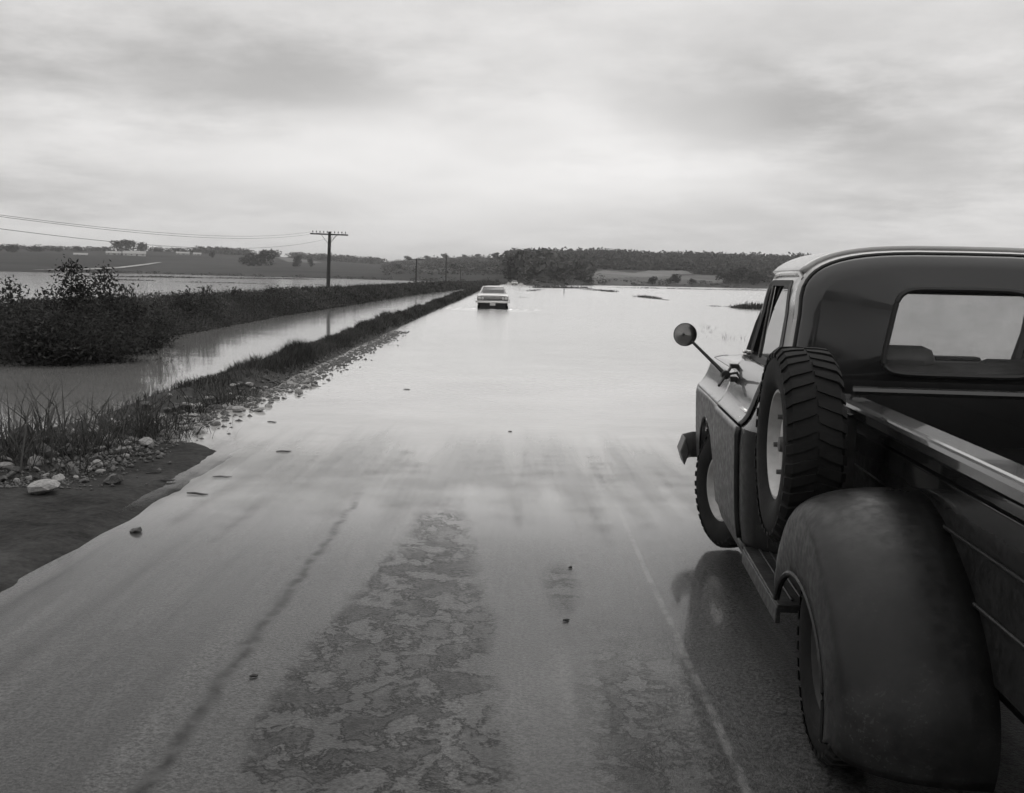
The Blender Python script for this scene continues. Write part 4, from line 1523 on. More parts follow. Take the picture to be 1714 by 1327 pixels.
# ================================================================== stones along the near bank
stones = []
for k in range(6):
    rg = np.random.default_rng(100 + k)
    import bmesh
    bm = bmesh.new()
    bmesh.ops.create_icosphere(bm, subdivisions=2, radius=0.5)
    cuts = rg.normal(size=(9, 3))
    cuts /= np.linalg.norm(cuts, axis=1)[:, None]
    dd = rg.uniform(0.22, 0.36, 9)
    for v in bm.verts:
        p = np.array(v.co)
        for c_, d0 in zip(cuts, dd):
            e = p @ c_ - d0
            if e > 0:
                p = p - c_ * e
        v.co = Vector(p + rg.normal(size=3) * 0.012)
    me = bpy.data.meshes.new('stone')
    bm.to_mesh(me)
    bm.free()
    me.materials.append(M['stone'] if k % 2 else M['stone2'])
    stones.append(me)
ns = 0
placed = []
tries = 0
while ns < 294 and tries < 20000:
    tries += 1
    yy = 8.4 + 9.0 * random.random() ** 1.25
    c_ = float(bank_c(yy))
    spread = np.interp(yy, [8.3, 11, 15, 18], [0.62, 0.55, 0.52, 0.45])
    cx = np.interp(yy, [8.3, 11, 15, 18], [0.50, 0.72, 0.85, 0.78])
    xx = c_ + cx + random.gauss(0, 0.5) * spread
    if not (c_ + 0.05 < xx < c_ + 1.45) or xx > -2.9:
        continue
    sz = random.choice((0.08, 0.10, 0.11, 0.13, 0.14, 0.17, 0.21))
    if random.random() < 0.05:
        sz = 0.26
    if any((xx - a) ** 2 + (yy - b) ** 2 < (0.30 * (sz + q)) ** 2 for a, b, q in placed):
        continue
    placed.append((xx, yy, sz))
    z = max(float(bank_z(xx, yy)), float(shoulder_z(xx, yy)) if yy < 13 else -1, -0.03)
    o = bpy.data.objects.new('stone', stones[random.randrange(6)])
    COL.objects.link(o)
    sz *= 0.74
    o.location = (xx, yy, z + sz * random.uniform(0.02, 0.38))
    o.rotation_euler = (random.uniform(-0.5, 0.5), random.uniform(-0.5, 0.5), random.uniform(0, 6.3))
    o.scale = (sz * random.uniform(0.9, 1.4), sz * random.uniform(0.8, 1.2), sz * random.uniform(0.55, 0.85))
    size_w = 'Small' if sz < 0.10 else ('Fist sized' if sz < 0.15 else 'Big')
    tone_w = 'dark' if o.data.materials[0] == M['stone2'] else 'pale'
    place = ('at the left end of the rubble', 'in the rubble below the thick grass tufts', 'in the middle of the rubble',
             'in the rubble below the wispy grass tufts', 'at the rubble end before the grass mound')[min(4, int((yy - 8.3) / 1.9))]
    side_w = 'grass side' if xx < c_ + cx else 'road side'
    tag(o, f'{size_w} {tone_w} stone {place}, {side_w}', 'stone', 'rubble stones along the bank')
    ns += 1
for i, (px, py, sz, lab) in enumerate(((72, 775, 0.34, 'large rounded stone half out of view at the left end of the rubble'),
                                       (548, 632, 0.15, 'dark lone stone just right of the grass mound'),
                                       (500, 662, 0.16, 'dark flat stone in the shallows right of the rubble'),
                                       (480, 661, 0.14, 'small dark stone beside the flat one in the shallows'),
                                       (227, 880, 0.10, 'pale lump lying on the asphalt by the broken left edge'),
                                       (75, 822, 0.30, 'squat stone at the lower left beside the dark shoulder'))):
    q = at(px, py, 0.03)
    o = bpy.data.objects.new('stone', stones[i])
    COL.objects.link(o)
    o.location = (q[0], q[1], (float(road_z(q[0], q[1])) if q[0] > -2.75 else max(float(shoulder_z(q[0], q[1])), float(bank_z(q[0], q[1])))) + sz * 0.16)
    o.rotation_euler = (0.2, 0.1, i)
    o.scale = (sz, sz * 0.9, sz * 0.6)
    tag(o, lab, 'stone')
# gravel spilling between the larger stones
n = 4200
gy = 8.2 + 26 * rng.random(n) ** 1.7
gx = np.minimum(bank_c(gy) + np.interp(gy, [8, 14, 20, 34], [0.8, 0.85, 0.80, 0.75]) + rng.normal(size=n) * np.interp(gy, [5, 9, 14, 20], [0.3, 0.26, 0.22, 0.16]), np.where(gy < 10.5, -2.95 - 0.1 * rng.random(n), 9))
gz = np.maximum(np.maximum(bank_z(gx, gy), np.where((gy < 13) & (gx < -2.75), shoulder_z(gx, gy), road_z(gx, gy))), -0.01)
V, Fq = [], []
base = np.array([(1, 0, 0), (0, 1, 0), (-1, 0, 0), (0, -1, 0), (0, 0, 0.8), (0, 0, -0.6)])
tri = np.array([(0, 1, 4), (1, 2, 4), (2, 3, 4), (3, 0, 4), (1, 0, 5), (2, 1, 5), (3, 2, 5), (0, 3, 5)])
for k in range(n):
    s_ = rng.uniform(0.008, 0.04) * (1.0 if gy[k] > 9 else 0.55)
    V.append(base * s_ * rng.uniform(0.6, 1.3, (6, 3)) + np.array([gx[k], gy[k], gz[k] + s_ * 0.3]))
    Fq.append(tri + 6 * k)
tag(link('gravel', np_mesh('gravel', np.concatenate(V), np.concatenate(Fq)), M['stone2'], smooth=False), 'loose gravel strewn along the foot of the grassy bank', 'gravel', kind='stuff')

# ---- litter on the asphalt
LIT = [(475, 753, 0.20, 0.2, 'short dark stick lying left of the lane in the wet'), (372, 790, 0.22, 0.1, 'dark twig on the asphalt near the shoulder tip'),
       (330, 819, 0.24, -0.2, 'dark twig at the broken asphalt edge below the shoulder tip'), (258, 792, 0.18, 0.6, 'pale bent twig on the dark shoulder'),
       (455, 704, 0.16, -0.3, 'small stick in the shallows right of the rubble'), (681, 650, 0.14, 0.0, 'small dark chip floating in the middle of the lane'),
       (854, 720, 0.06, 0.3, 'dark speck on the wet road ahead of the stained patch'), (955, 944, 0.04, 0.8, 'dark pebble right of the stained patch'),
       (425, 1128, 0.05, 0.4, 'dark pebble on the near left asphalt beside the tarred joint'), (948, 1033, 0.05, 0.4, 'dark chip on the asphalt below the lone stain'),
       (275, 803, 0.24, 0.4, 'dark flat clod where the shoulder meets the asphalt')]
for px, py, ln, a, lab in LIT:
    ln *= 0.75
    q = at(px, py, 0.02)
    zz = max(float(road_z(q[0], q[1])) if q[0] > -2.7 else float(shoulder_z(q[0], q[1])), 0.0 if q[1] > 9.5 else -0.1)
    mb = MB()
    r_ = max(0.007, ln * 0.05)
    mb.path([(-ln / 2, 0, r_), (-ln * 0.1, ln * 0.05, r_ * 1.2), (ln * 0.25, -ln * 0.02, r_), (ln / 2, ln * 0.07, r_ * 0.9)], [r_ * 0.7, r_, r_, r_ * 0.4], 5)
    nm = 'twig' if ln > 0.1 else 'pebble'
    o = mb.build(nm, M['stick'])
    o.location = (q[0], q[1], zz)
    o.rotation_euler = (0, 0, a)
    tag(o, lab, 'twig' if ln > 0.1 else 'pebble')

# ================================================================== grass and weeds
def bank_grass(n, y0, y1, h0, h1, w0, w1, xl, xr, seed):
    rg = np.random.default_rng(seed)
    y = rg.uniform(y0, y1, n)
    t = rg.beta(1.6, 1.6, n)
    x = bank_c(y) + xl + (xr - xl) * t
    clump = 0.5 + fbm(x / 0.5, y / 0.7, 91, 3)
    big = 0.5 + fbm(y / 2.3, y * 0 + 4, 93, 2)
    edge = np.clip(np.minimum(t, 1 - t) * 4, 0.25, 1)
    h = rg.uniform(h0, h1, n) * (0.45 + 0.8 * np.clip(clump, 0, 1)) * (0.65 + 0.7 * np.clip(big, 0, 1)) * edge
    keep = rg.random(n) < np.clip(np.interp(y, [8, 11, 14, 16.5, 18], [0.01, 0.03, 0.10, 0.75, 1.0]) * (0.4 + clump), 0, 1)
    B = np.stack([x, y, bank_z(x, y) - 0.01], 1)[keep]
    return blades(B, h[keep], rg.uniform(w0, w1, n)[keep], 0.55, 0.12)


V, Fq = join_np([bank_grass(26000, 9.0, 30, 0.10, 0.27, 0.004, 0.009, -0.62, 0.50, 1),
                 bank_grass(20000, 30, 75, 0.14, 0.30, 0.010, 0.02, -0.55, 0.45, 2),
                 bank_grass(9000, 75, 170, 0.22, 0.48, 0.03, 0.06, -0.7, 0.55, 3)])
tag(link('bank_grass', np_mesh('bank_grass', V, Fq), M['grass'], smooth=False), 'short dark grass covering the low bank beside the road', 'grass', kind='stuff')

GC = [(92, 752, 0.95, 46, 'coarse arching grass clump at the far left end of the rubble'), (128, 775, 0.5, 26, 'small grass clump among stones just right of the leftmost clump'),
      (158, 738, 0.85, 30, 'tall thin grass clump standing alone left of the thick tufts'), (212, 718, 0.75, 60, 'thick tuft of tall grass above the pale stones'),
      (236, 712, 0.70, 70, 'dense dark grass tuft right beside the thick tuft'), (262, 706, 0.48, 50, 'low bushy grass tuft behind the middle of the rubble'),
      (295, 694, 0.42, 46, 'short grass tuft at the water side of the rubble'), (330, 680, 0.62, 26, 'wispy grass tuft with one tall stalk'),
      (366, 668, 0.66, 30, 'loose grass tuft with bent stalks left of the grass mound'), (393, 660, 0.50, 30, 'small grass tuft close left of the grass mound'),
      (415, 652, 0.45, 26, 'last little grass tuft before the grass mound'), (20, 770, 0.9, 40, 'grass clump at the very edge of the view, far left')]
for i, (px, py, hh, nb, lab) in enumerate(GC):
    q = at(px, py, 0.1)
    rg = np.random.default_rng(400 + i)
    hh *= 1.02
    nb = int(nb * 1.05)
    rad = 0.05 + 0.0022 * nb
    B = np.stack([rg.normal(size=nb) * rad, rg.normal(size=nb) * rad * 0.8, np.full(nb, -0.12)], 1)
    V, Fq = blades(B, rg.uniform(0.45, 1.05, nb) * hh, rg.uniform(0.005, 0.010, nb), 0.8, 0.16)
    B2 = np.stack([rg.normal(size=nb * 4) * rad * 1.5, rg.normal(size=nb * 4) * rad, np.full(nb * 4, -0.12)], 1)
    V2, F2 = blades(B2, rg.uniform(0.2, 0.55, nb * 4) * hh, 0.005, 1.0, 0.2)
    V, Fq = join_np([(V, Fq), (V2, F2)])
    o = link('grass_clump', np_mesh('grass_clump', V, Fq), M['grass'], smooth=False)
    o.location = (q[0], q[1], float(bank_z(q[0], q[1])) + 0.06)
    tag(o, lab, 'grass', 'tall grass clumps along the near bank', 'stuff')


def far_weeds(n, y0, y1, s0, s1, hmax, seed):
    rg = np.random.default_rng(seed)
    y = rg.uniform(y0, y1, n)
    w = np.interp(y, [0, 60, 200], [5.3, 4.0, 4.8])
    d = rg.beta(0.9, 1.3, n) * w - 0.15
    x = fbank_x(y) - d
    lump = np.clip(0.5 + fbm(x / 1.1, y / 1.6, 95, 3), 0, 1.2)
    lump2 = np.clip(0.5 + 1.5 * fbm(x / 0.35, y / 0.5, 97, 2), 0, 1.5)
    h = hmax * (0.3 + 0.55 * lump + 0.35 * lump2) * np.clip(d / 0.7 + 0.3, 0.25, 1) * np.interp(y, [10, 23, 29, 300], [1.5, 1.35, 0.85, 0.85])
    z = np.maximum(fbank_z(x, y), -0.02) + h * rg.beta(1.6, 0.9, n)
    return leaves(np.stack([x, y, z], 1), rg.uniform(s0, s1, n), 0.2, 0.42)


def far_stalks(n, y0, y1, hmax, w, seed):
    rg = np.random.default_rng(seed)
    y = rg.uniform(y0, y1, n)
    d = rg.beta(1.1, 1.2, n) * 4.0
    x = fbank_x(y) - d + 0.1
    return blades(np.stack([x, y, fbank_z(x, y)], 1), rg.uniform(0.4, 1.0, n) * hmax, w, 0.35, 0.05)


V, Fq = join_np([far_weeds(52000, 9, 50, 0.025, 0.06, 0.55, 11), far_weeds(26000, 50, 120, 0.06, 0.12, 0.60, 12), far_weeds(14000, 120, 312, 0.12, 0.28, 0.75, 13),
                 far_stalks(9000, 10, 60, 0.7, 0.008, 14), far_stalks(5000, 60, 200, 0.8, 0.03, 15)])
tag(link('bank_weeds', np_mesh('bank_weeds', V, Fq), M['grassd'], smooth=False), 'dense dark weeds covering the bank beyond the ditch', 'weeds', kind='stuff')


# ---- shrubs at the left
def atY(px, py, Y):
    d = ray(px, py)
    return np.array([0, 0, EYE]) + d * (Y / d[1])


def shrub(px, Y, top_py, width, nst, nlv, label, seed, lsize=0.045):
    rg = np.random.default_rng(seed)
    t = atY(px, top_py, Y)
    zb = max(float(fbank_z(t[0], Y)), 0.0) - 0.05
    o = empty('shrub', (t[0], Y, zb))
    tag(o, label, 'shrub', 'leafy shrubs on the far bank')
    hgt = t[2] - zb
    C = []
    for k in range(nst):
        lead = k == 0
        a = rg.uniform(0, 2 * math.pi)
        spread = 0.06 if lead else rg.uniform(0.25, 1.0)
        hh = hgt * (0.97 if lead else rg.uniform(0.45, 0.9) * (1 - 0.15 * spread))
        p0 = np.array([rg.normal() * 0.12, rg.normal() * 0.12, 0])
        p2 = np.array([math.cos(a) * width * 0.5 * spread, math.sin(a) * width * 0.5 * spread, hh])
        p1 = p0 + (p2 - p0) * np.array([0.3, 0.3, 0.55])
        P = [tuple((1 - u) ** 2 * p0 + 2 * u * (1 - u) * p1 + u * u * p2) for u in np.linspace(0, 1, 7)]
        MB().path(P, [0.018 * (1 - 0.8 * u) + 0.003 for u in np.linspace(0, 1, 7)], 5).build('stem', M['bark'], o)
        m_ = int(nlv * (2.6 if lead else 1.0) / nst)
        u = rg.uniform(0.12, 1.0, m_)
        Pu = ((1 - u) ** 2)[:, None] * p0 + (2 * u * (1 - u))[:, None] * p1 + (u * u)[:, None] * p2
        wd = (0.075 + 0.16 * np.sin(np.clip(u, 0, 1) * math.pi * 0.92)) * (0.9 if lead else 1.1)
        C.append(Pu + rg.normal(size=(m_, 3)) * wd[:, None] * np.array([1, 1, 0.7]))
    C = np.concatenate(C)
    V, Fq = leaves(C, rg.uniform(0.6, 1.3, len(C)) * lsize, 0.1, 0.38)
    link('leaves', np_mesh('leaves', V, Fq), M['shrub'], o, smooth=False)
    return o


SH = [(118, 22.5, 436, 1.3, 9, 4200, 'tallest dark shrub at the left, its spire reaching the skyline'), (174, 23.5, 447, 1.1, 8, 3600, 'second tall shrub, a slim spire right of the tallest one'),
      (80, 21.0, 486, 1.3, 9, 2200, 'rounded dark shrub left of the tallest one'), (148, 21.0, 505, 1.5, 9, 2400, 'dense low shrub between the two tall spires'),
      (212, 23.0, 482, 1.0, 7, 1600, 'small pointed shrub right of the second spire'), (228, 22.5, 505, 1.1, 8, 1700, 'low spreading shrub at the right end of the dark thicket'),
      (100, 19.4, 520, 1.7, 10, 2800, 'bulky shrub overhanging the ditch below the tallest spire'), (178, 20.2, 530, 1.8, 10, 2800, 'bulky dark shrub at the water edge below the second spire'),
      (55, 19.2, 505, 1.6, 9, 2400, 'dark shrub cut by the left edge of the picture'), (18, 20.5, 470, 1.5, 9, 2400, 'tall shrub beyond the left edge of the thicket'), (262, 24.5, 508, 1.1, 7, 1300, 'low tuft-like shrub just right of the thicket')]
for i, a in enumerate(SH):
    shrub(*a, seed=600 + i)
for i, (px, Y, tp, lab) in enumerate(((312, 33, 486, 'small bushy weed on the bank crest left of the pole'), (345, 36, 482, 'knee high leafy weed standing up from the bank crest'),
                                      (392, 43, 487, 'rounded weed clump on the bank crest midway to the pole'), (455, 52, 483, 'dark weed clump just left of the pole'), (512, 62, 482, 'pointed dark weed on the bank close to the pole foot'))):
    o = shrub(px, Y, tp, 0.8, 6, 700, lab, 700 + i, 0.06)
    o.name = 'weed_clump'
    o['category'] = 'weed'
    o['group'] = 'weed clumps on the bank crest'


# ---- stubble rows and islands in the flooded fields
def island(name, pts, width, hgt, n, size, label, cat, group, m=None, seed=0):
    """a low strip of soil and grass just above the water, along a line"""
    rg = np.random.default_rng(seed)
    P = np.array([at(*q) for q in pts])
    seg = np.linalg.norm(np.diff(P, axis=0), axis=1)
    cum = np.concatenate([[0], np.cumsum(seg)])
    u = rg.uniform(0, cum[-1], n)
    C = np.stack([np.interp(u, cum, P[:, k]) for k in range(3)], 1)
    tt = u / cum[-1]
    body = np.clip(np.sin(math.pi * tt) * 2.2, 0.15, 1) * np.clip(0.6 + 0.9 * fbm(u / (cum[-1] / 9 + 0.1), u * 0, seed + 5, 2), 0.1, 1.2)
    C[:, :2] += rg.normal(size=(n, 2)) * width * 0.35 * body[:, None]
    C[:, 2] = rg.beta(1, 1.5, n) * hgt * body - 0.02
    V, Fq = blades(C - np.array([0, 0, 0.03]), hgt * rg.uniform(0.4, 1.0, n) * body, size, 0.5, 0.05)
    tag(link(name, np_mesh(name, V, Fq), m or M['grassd'], smooth=False), label, cat, group, 'stuff')


gi = 'grass islands in the flooded right field'
island('grass_island', [(1222, 514.5), (1245, 516.5), (1292, 519)], 1.4, 0.45, 1500, 0.03, 'thick dark grass island touching the truck windshield pillar', 'grass', gi, seed=1)
island('grass_island', [(1185, 512), (1205, 513), (1230, 514)], 0.8, 0.14, 300, 0.02, 'thin grass tail left of the thickest island', 'grass', gi, seed=2)
island('grass_island', [(1066, 496.5), (1090, 499), (1122, 503)], 1.5, 0.28, 800, 0.04, 'small slanting grass island in the middle of the right water', 'grass', gi, seed=3)
island('grass_island', [(960, 484.5), (1000, 486), (1030, 489)], 2.2, 0.35, 700, 0.06, 'low grass tongue reaching out from the far right shore', 'grass', gi, seed=4)
island('grass_island', [(868, 488), (885, 487.5), (902, 484.5)], 2.5, 0.20, 300, 0.05, 'faint grass tip beside the road beyond the white sedan', 'grass', gi, seed=5)
island('grass_island', [(856, 497), (872, 497.5), (884, 498)], 0.9, 0.10, 150, 0.03, 'faint weed patch just right of the white sedan', 'grass', gi, seed=6)
island('field_dyke', [(890, 481.5), (960, 482.5), (1000, 483.5)], 3.5, 0.5, 900, 0.10, 'dark reedy shore strip behind the marker post', 'shore', 'low dykes across the flooded fields', seed=7)
island('field_dyke', [(985, 480.5), (1150, 484), (1300, 486.8), (1500, 491)], 3.0, 0.30, 1600, 0.10, 'thin straight dyke line along the far right shore', 'shore', 'low dykes across the flooded fields', seed=8)
gl = 'low dykes across the flooded fields'
island('field_dyke', [(-20, 459), (70, 461.5), (250, 464), (440, 466.5), (620, 469)], 6.0, 0.40, 3600, 0.14, 'long dyke line, farthest of the dark lines in the left flooded field', 'shore', gl, seed=9)
island('field_dyke', [(180, 468), (230, 469.2), (262, 470)], 2.4, 0.22, 350, 0.07, 'short dark dyke line in the left field behind the shrubs', 'shore', gl, seed=10)
island('field_dyke', [(270, 471), (380, 473.5), (470, 476), (560, 477)], 1.8, 0.16, 900, 0.06, 'broken dyke line nearest the bank in the left flooded field', 'shore', gl, seed=11)
for i, (px, py, hh, lab) in enumerate(((1180, 549, 0.5, 'sparse drowned stalks, left of three wisps in the right water'), (1216, 566, 0.55, 'sparse drowned stalks nearest the truck mirror'),
                                       (1192, 556, 0.35, 'faint middle wisp of drowned stalks right of the mirror'), (1224, 571, 0.14, 'little floating tuft below the drowned stalks'), (1090, 534, 0.2, 'tiny dark tuft alone in open water left of the mirror'),
                                       (1040, 512, 0.2, 'tiny weed tip far out between road and island'))):
    q = at(px, py)
    rg = np.random.default_rng(800 + i)
    nb = 16
    V, Fq = blades(np.stack([rg.normal(size=nb) * 0.22, rg.normal(size=nb) * 0.3, np.full(nb, -0.05)], 1), rg.uniform(0.3, 1, nb) * hh * 0.6, 0.006, 0.9, 0.1)
    o = link('drowned_weed', np_mesh('drowned_weed', V, Fq), M['grassd'], smooth=False)
    o.location = (q[0], q[1], 0)
    tag(o, lab, 'weed', 'drowned weeds in the right water', 'stuff')


# ================================================================== trees, woods and farms on the far slopes
def crown_pts(seed, n, lumps=13):
    """points spread through an uneven crown about one unit wide and one unit tall (base at 0)"""
    rg = np.random.default_rng(seed)
    L = np.stack([rg.normal(size=lumps) * 0.19, rg.normal(size=lumps) * 0.19, rg.uniform(0.20, 0.78, lumps)], 1)
    rad = rg.uniform(0.16, 0.26, lumps) * (1.15 - 0.5 * np.abs(L[:, 2] - 0.5))
    k = rg.integers(0, lumps, n)
    v = rg.normal(size=(n, 3))
    v /= np.linalg.norm(v, axis=1)[:, None]
    return L[k] + v * (rad[k] * rg.uniform(0.55, 1.05, n))[:, None]


CROWNS = []
for k in range(6):
    C = crown_pts(900 + k, 800, 16)
    V, Fq = leaves(C, rng.uniform(0.035, 0.08, len(C)), 0.1, 0.6)
    me = np_mesh('crown', V, Fq)
    me.materials.append(M['tree'])
    CROWNS.append(me)
trunk_me = bpy.data.meshes.new('trunk')
tmb = MB().path([(0, 0, -0.05), (0.01, 0, 0.2), (-0.01, 0.01, 0.45), (0.02, 0, 0.7)], [0.035, 0.026, 0.02, 0.008], 6)
tmb.path([(0, 0, 0.25), (0.12, 0.04, 0.5)], [0.014, 0.005], 5).path([(0, 0, 0.30), (-0.13, -0.03, 0.55)], [0.014, 0.005], 5)
trunk_me.from_pydata(tmb.v, [], tmb.f)
trunk_me.materials.append(M['bark'])
ntree = 0


def tree(px, base_py, top_py, wpx, label, group, cat='tree'):
    global ntree
    q = hit(px, base_py)
    dist = math.hypot(q[0], q[1])
    hgt = (base_py - top_py) / F_PX * dist * 1.03
    wid = wpx / F_PX * dist
    o = empty('tree' if cat == 'tree' else 'bush', tuple(q - np.array([0, 0, 0.2])), random.uniform(0, 6.3))
    tag(o, label, cat, group)
    c = bpy.data.objects.new('crown', CROWNS[ntree % 6])
    t = bpy.data.objects.new('trunk', trunk_me)
    for x in (c, t):
        COL.objects.link(x)
        x.parent = o
    c.scale = (wid * 1.12, wid * 1.12, hgt * 1.06)
    c.location = (0, 0, -hgt * 0.05)
    t.scale = (hgt, hgt, hgt)
    ntree += 1


TREES = [(196, 421, 403, 24, 'left one of the big farm trees on the left skyline'), (214, 421, 401, 28, 'broadest and tallest farm tree on the left skyline'),
         (238, 421, 404, 20, 'separate farm tree just right of the two broad ones'), (432, 445, 417, 44, 'large dome shaped dark tree standing alone in the left fields'),
         (410, 442, 430, 18, 'small dark tree leaning on the left side of the dome shaped tree'), (355, 431, 419, 9, 'narrow dark tree above the field left of the dome shaped tree'),
         (499, 446, 427, 16, 'dark round tree halfway between the dome shaped tree and the pole'), (520, 446, 432, 10, 'little tree right of the dark round one, left of the pole'),
         (307, 424, 417, 10, 'round treetop beside the small white houses'), (683, 433, 425, 13, 'first treetop on the central ridge above the second pole'),
         (715, 430, 424, 10, 'low treetop on the central ridge'), (744, 428, 420, 12, 'highest round treetop on the central ridge'), (777, 428, 422, 9, 'small treetop on the central ridge right of the highest'),
         (800, 428, 421, 10, 'treetop on the central ridge above the white sedan'), (829, 428, 419, 14, 'rightmost treetop on the central ridge beside the wood'),
         (1092, 475, 461, 16, 'dark bush on the far right shore, left of a pair'), (1130, 475, 458, 18, 'tall dark bush on the far right shore, middle one'),
         (1158, 476, 465, 13, 'small dark bush on the far right shore, right of the middle one'), (1236, 474, 447, 30, 'big dark tree at the right end of the pale field'),
         (1212, 474, 455, 20, 'dark tree left of the big one by the pale field'), (1262, 476, 452, 26, 'dark tree at the shore close to the windshield pillar'),
         (860, 470, 416, 26, 'tall dark tree at the left edge of the wooded hill'), (60, 422, 412, 22, 'skyline tree at the far left edge'),
         (95, 421, 413, 18, 'low skyline tree left of the farm'), (128, 420, 412, 16, 'round skyline tree left of the farm'), (160, 420, 413, 14, 'small skyline tree close left of the farm'),
         (20, 422, 409, 26, 'broad skyline tree beyond the left end of the ridge'), (265, 421, 416, 14, 'small flat treetop right of the farm'), (985, 474, 462, 14, 'dark bush left of the pale field on the right shore'),
         (760, 452, 440, 14, 'scrubby tree on the central slope behind the poles'), (668, 450, 441, 12, 'scrubby tree on the central slope left of the second pole')]
for a in TREES:
    tree(*a, group='trees standing apart on the far slopes')


def wood(name, regions, n, w0, w1, h0, h1, nl, label, m, seed, ls=0.10, avoid=True):
    """a far-off wood that reads as one mass"""
    rg = np.random.default_rng(seed)
    protos = [leaves(crown_pts(2000 + seed * 10 + k, nl, 9), rg.uniform(0.7, 1.4, nl) * ls, 0.1, 0.6) for k in range(5)]
    parts = []
    tot = sum(abs(r[1] - r[0]) for r in regions)
    for (p0, p1, s0, s1) in regions:
        m_ = int(n * abs(p1 - p0) / tot)
        for _ in range(m_):
            th = az(rg.uniform(p0, p1))
            s = rg.uniform(s0, s1)
            rs, rr = np.interp(th, TA, TS), np.interp(th, TA, TR)
            r = rs + (rr - rs) * s
            X, Y = math.sin(th) * r, math.cos(th) * r
            if avoid and any(inpoly(np.array(X), np.array(Y), p) for p, _t in FIELDS):
                continue
            V, Fq = protos[rg.integers(0, 5)]
            a = rg.uniform(0, 6.3)
            w, h = rg.uniform(w0, w1), rg.uniform(h0, h1)
            Rm = np.array([[math.cos(a), -math.sin(a), 0], [math.sin(a), math.cos(a), 0], [0, 0, 1]])
            parts.append(((V * np.array([w, w, h])) @ Rm.T + np.array([X, Y, float(terrain(X, Y)) - h * 0.22]), Fq))
    V, Fq = join_np(parts)
    tag(link(name, np_mesh(name, V, Fq), m, smooth=False), label, 'wood', kind='stuff')


wood('wooded_hill', [(850, 985, 0.05, 1.03), (985, 1165, 0.42, 1.03), (1165, 1240, 0.30, 1.03), (1240, 1900, 0.10, 1.03)], 2600, 6, 15, 6.5, 12.5, 62, 'dense wood covering the long hill on the right', M['wood_far'], 1)
wood('ridge_wood', [(325, 420, 0.93, 1.02), (440, 560, 0.86, 1.01), (560, 640, 0.90, 1.0)], 300, 9, 14, 7, 10, 55, 'pale strip of wood along the left skyline', M['wood_far'], 2)
wood('skyline_wood', [(-120, 190, 0.96, 1.02), (245, 330, 0.97, 1.02)], 160, 7, 13, 4, 7, 50, 'low line of treetops along the far left ridge', M['wood_far'], 3)
wood('hill_scrub', [(640, 850, 0.12, 1.0)], 620, 3, 7, 2.0, 4.5, 34, 'scrubby bushes scattered over the central slope', M['wood_far'], 4, avoid=False)
wood('shore_scrub', [(860, 985, 0.0, 0.06), (985, 1240, 0.0, 0.10), (560, 840, 0.0, 0.03), (70, 560, 0.0, 0.012), (1240, 1800, 0.0, 0.1)], 420, 3, 6, 1.2, 3.0, 30, 'low scrub along the far shore', M['wood_far'], 5, avoid=False)


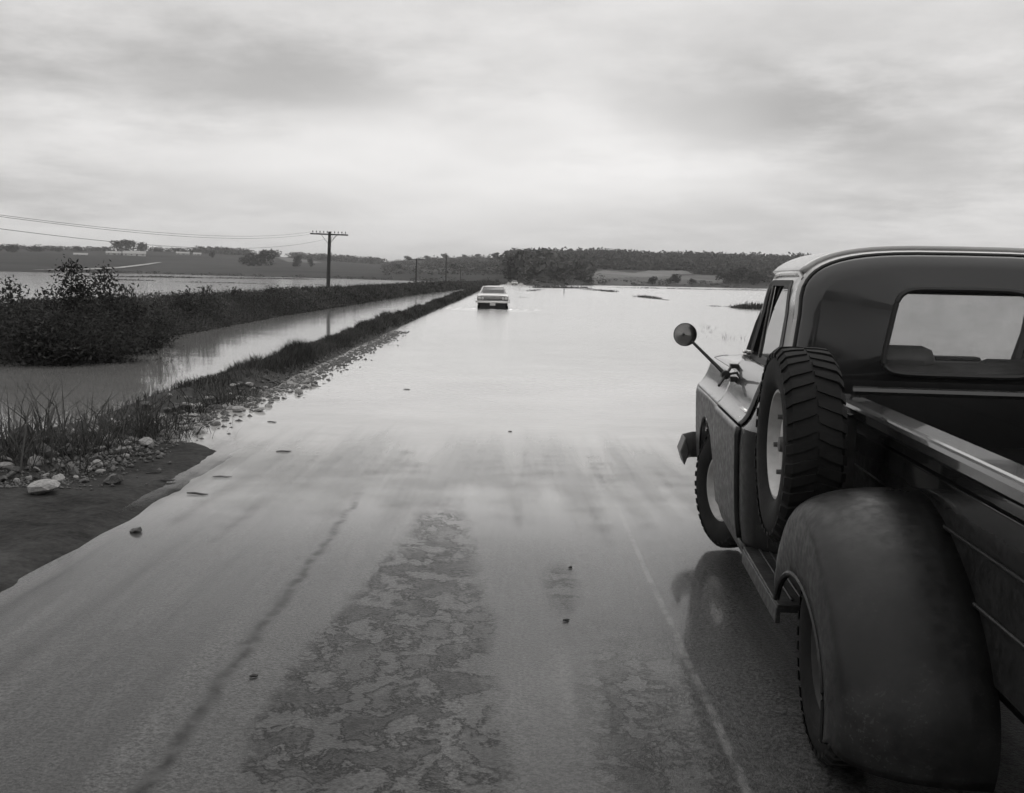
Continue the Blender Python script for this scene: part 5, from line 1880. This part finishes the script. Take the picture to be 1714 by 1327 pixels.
def house(px, base_py, wpx, wall_px, roof_px, depth, label, nwin, name='farmhouse', cat='house', chim=False):
    q = hit(px, base_py)
    dist = math.hypot(q[0], q[1])
    k = dist / F_PX
    w, hw_, hr = wpx * k, wall_px * k, roof_px * k
    o = empty(name, tuple(q - np.array([0, 0, 0.3])), -math.atan2(q[0], q[1]))
    tag(o, label, cat)
    d = depth
    MB().add([(-w / 2, 0, 0), (w / 2, 0, 0), (w / 2, d, 0), (-w / 2, d, 0), (-w / 2, 0, hw_), (w / 2, 0, hw_), (w / 2, d, hw_), (-w / 2, d, hw_), (-w / 2, d / 2, hw_ + hr), (w / 2, d / 2, hw_ + hr)],
             [(0, 1, 5, 4), (1, 2, 6, 9, 5), (2, 3, 7, 6), (3, 0, 4, 8, 7)]).build('wall', M['house'], o, smooth=False)
    e = 0.4
    rf = MB().add([(-w / 2 - e, -e, hw_ - e * 0.6), (w / 2 + e, -e, hw_ - e * 0.6), (w / 2 + e, d / 2, hw_ + hr + 0.05), (-w / 2 - e, d / 2, hw_ + hr + 0.05), (-w / 2 - e, d + e, hw_ - e * 0.6), (w / 2 + e, d + e, hw_ - e * 0.6)],
                  [(0, 1, 2, 3), (3, 2, 5, 4)]).build('roof', M['roof'], o, smooth=False, solid=0.15)
    for i in range(nwin):
        x = -w / 2 + w * (i + 0.5) / nwin
        MB().box((x, -0.03, hw_ * 0.5), (min(1.1, w / nwin * 0.45), 0.08, hw_ * 0.34)).build('window', M['housedark'], o, smooth=False)
    MB().box((w * 0.1, -0.03, hw_ * 0.33), (1.0, 0.06, hw_ * 0.64)).build('door', M['housedark'], o, smooth=False)
    if chim:
        MB().box((w * 0.2, d * 0.5, hw_ + hr), (0.8, 0.8, 1.6)).build('chimney', M['stone2'], rf)


house(190, 426, 22, 3.2, 2.8, 8, 'pale low farm building under the broad trees', 3)
house(225, 428, 34, 4.2, 4.0, 10, 'long white barn right below the farm trees', 4, 'barn', 'barn')
house(306, 426, 20, 2.6, 2.6, 8, 'small white farmhouse right of the barn', 3, chim=True)
house(330, 427, 12, 2.4, 2.4, 7, 'tiny white outbuilding right of the farmhouse', 2)
house(135, 427, 20, 1.8, 2.2, 8, 'pale shed at the far left slope', 2, 'shed', 'shed')


# ================================================================== damp air over the valley
hz = MB().box((0, 1000, 29.0), (5000, 5600, 62.0)).build('haze', None, smooth=False)
mh = bpy.data.materials.new('damp_air')
mh.use_nodes = True
gh = G(mh.node_tree)
gh.n.clear()
pv = gh.new('ShaderNodeVolumePrincipled')
pv.inputs['Color'].default_value = (0.9, 0.9, 0.9, 1)
pv.inputs['Density'].default_value = 0.00021
oh = gh.new('ShaderNodeOutputMaterial')
gh.l.new(pv.outputs[0], oh.inputs['Volume'])
hz.data.materials.append(mh)
tag(hz, 'thin damp haze hanging over the flooded valley', 'haze', kind='stuff')
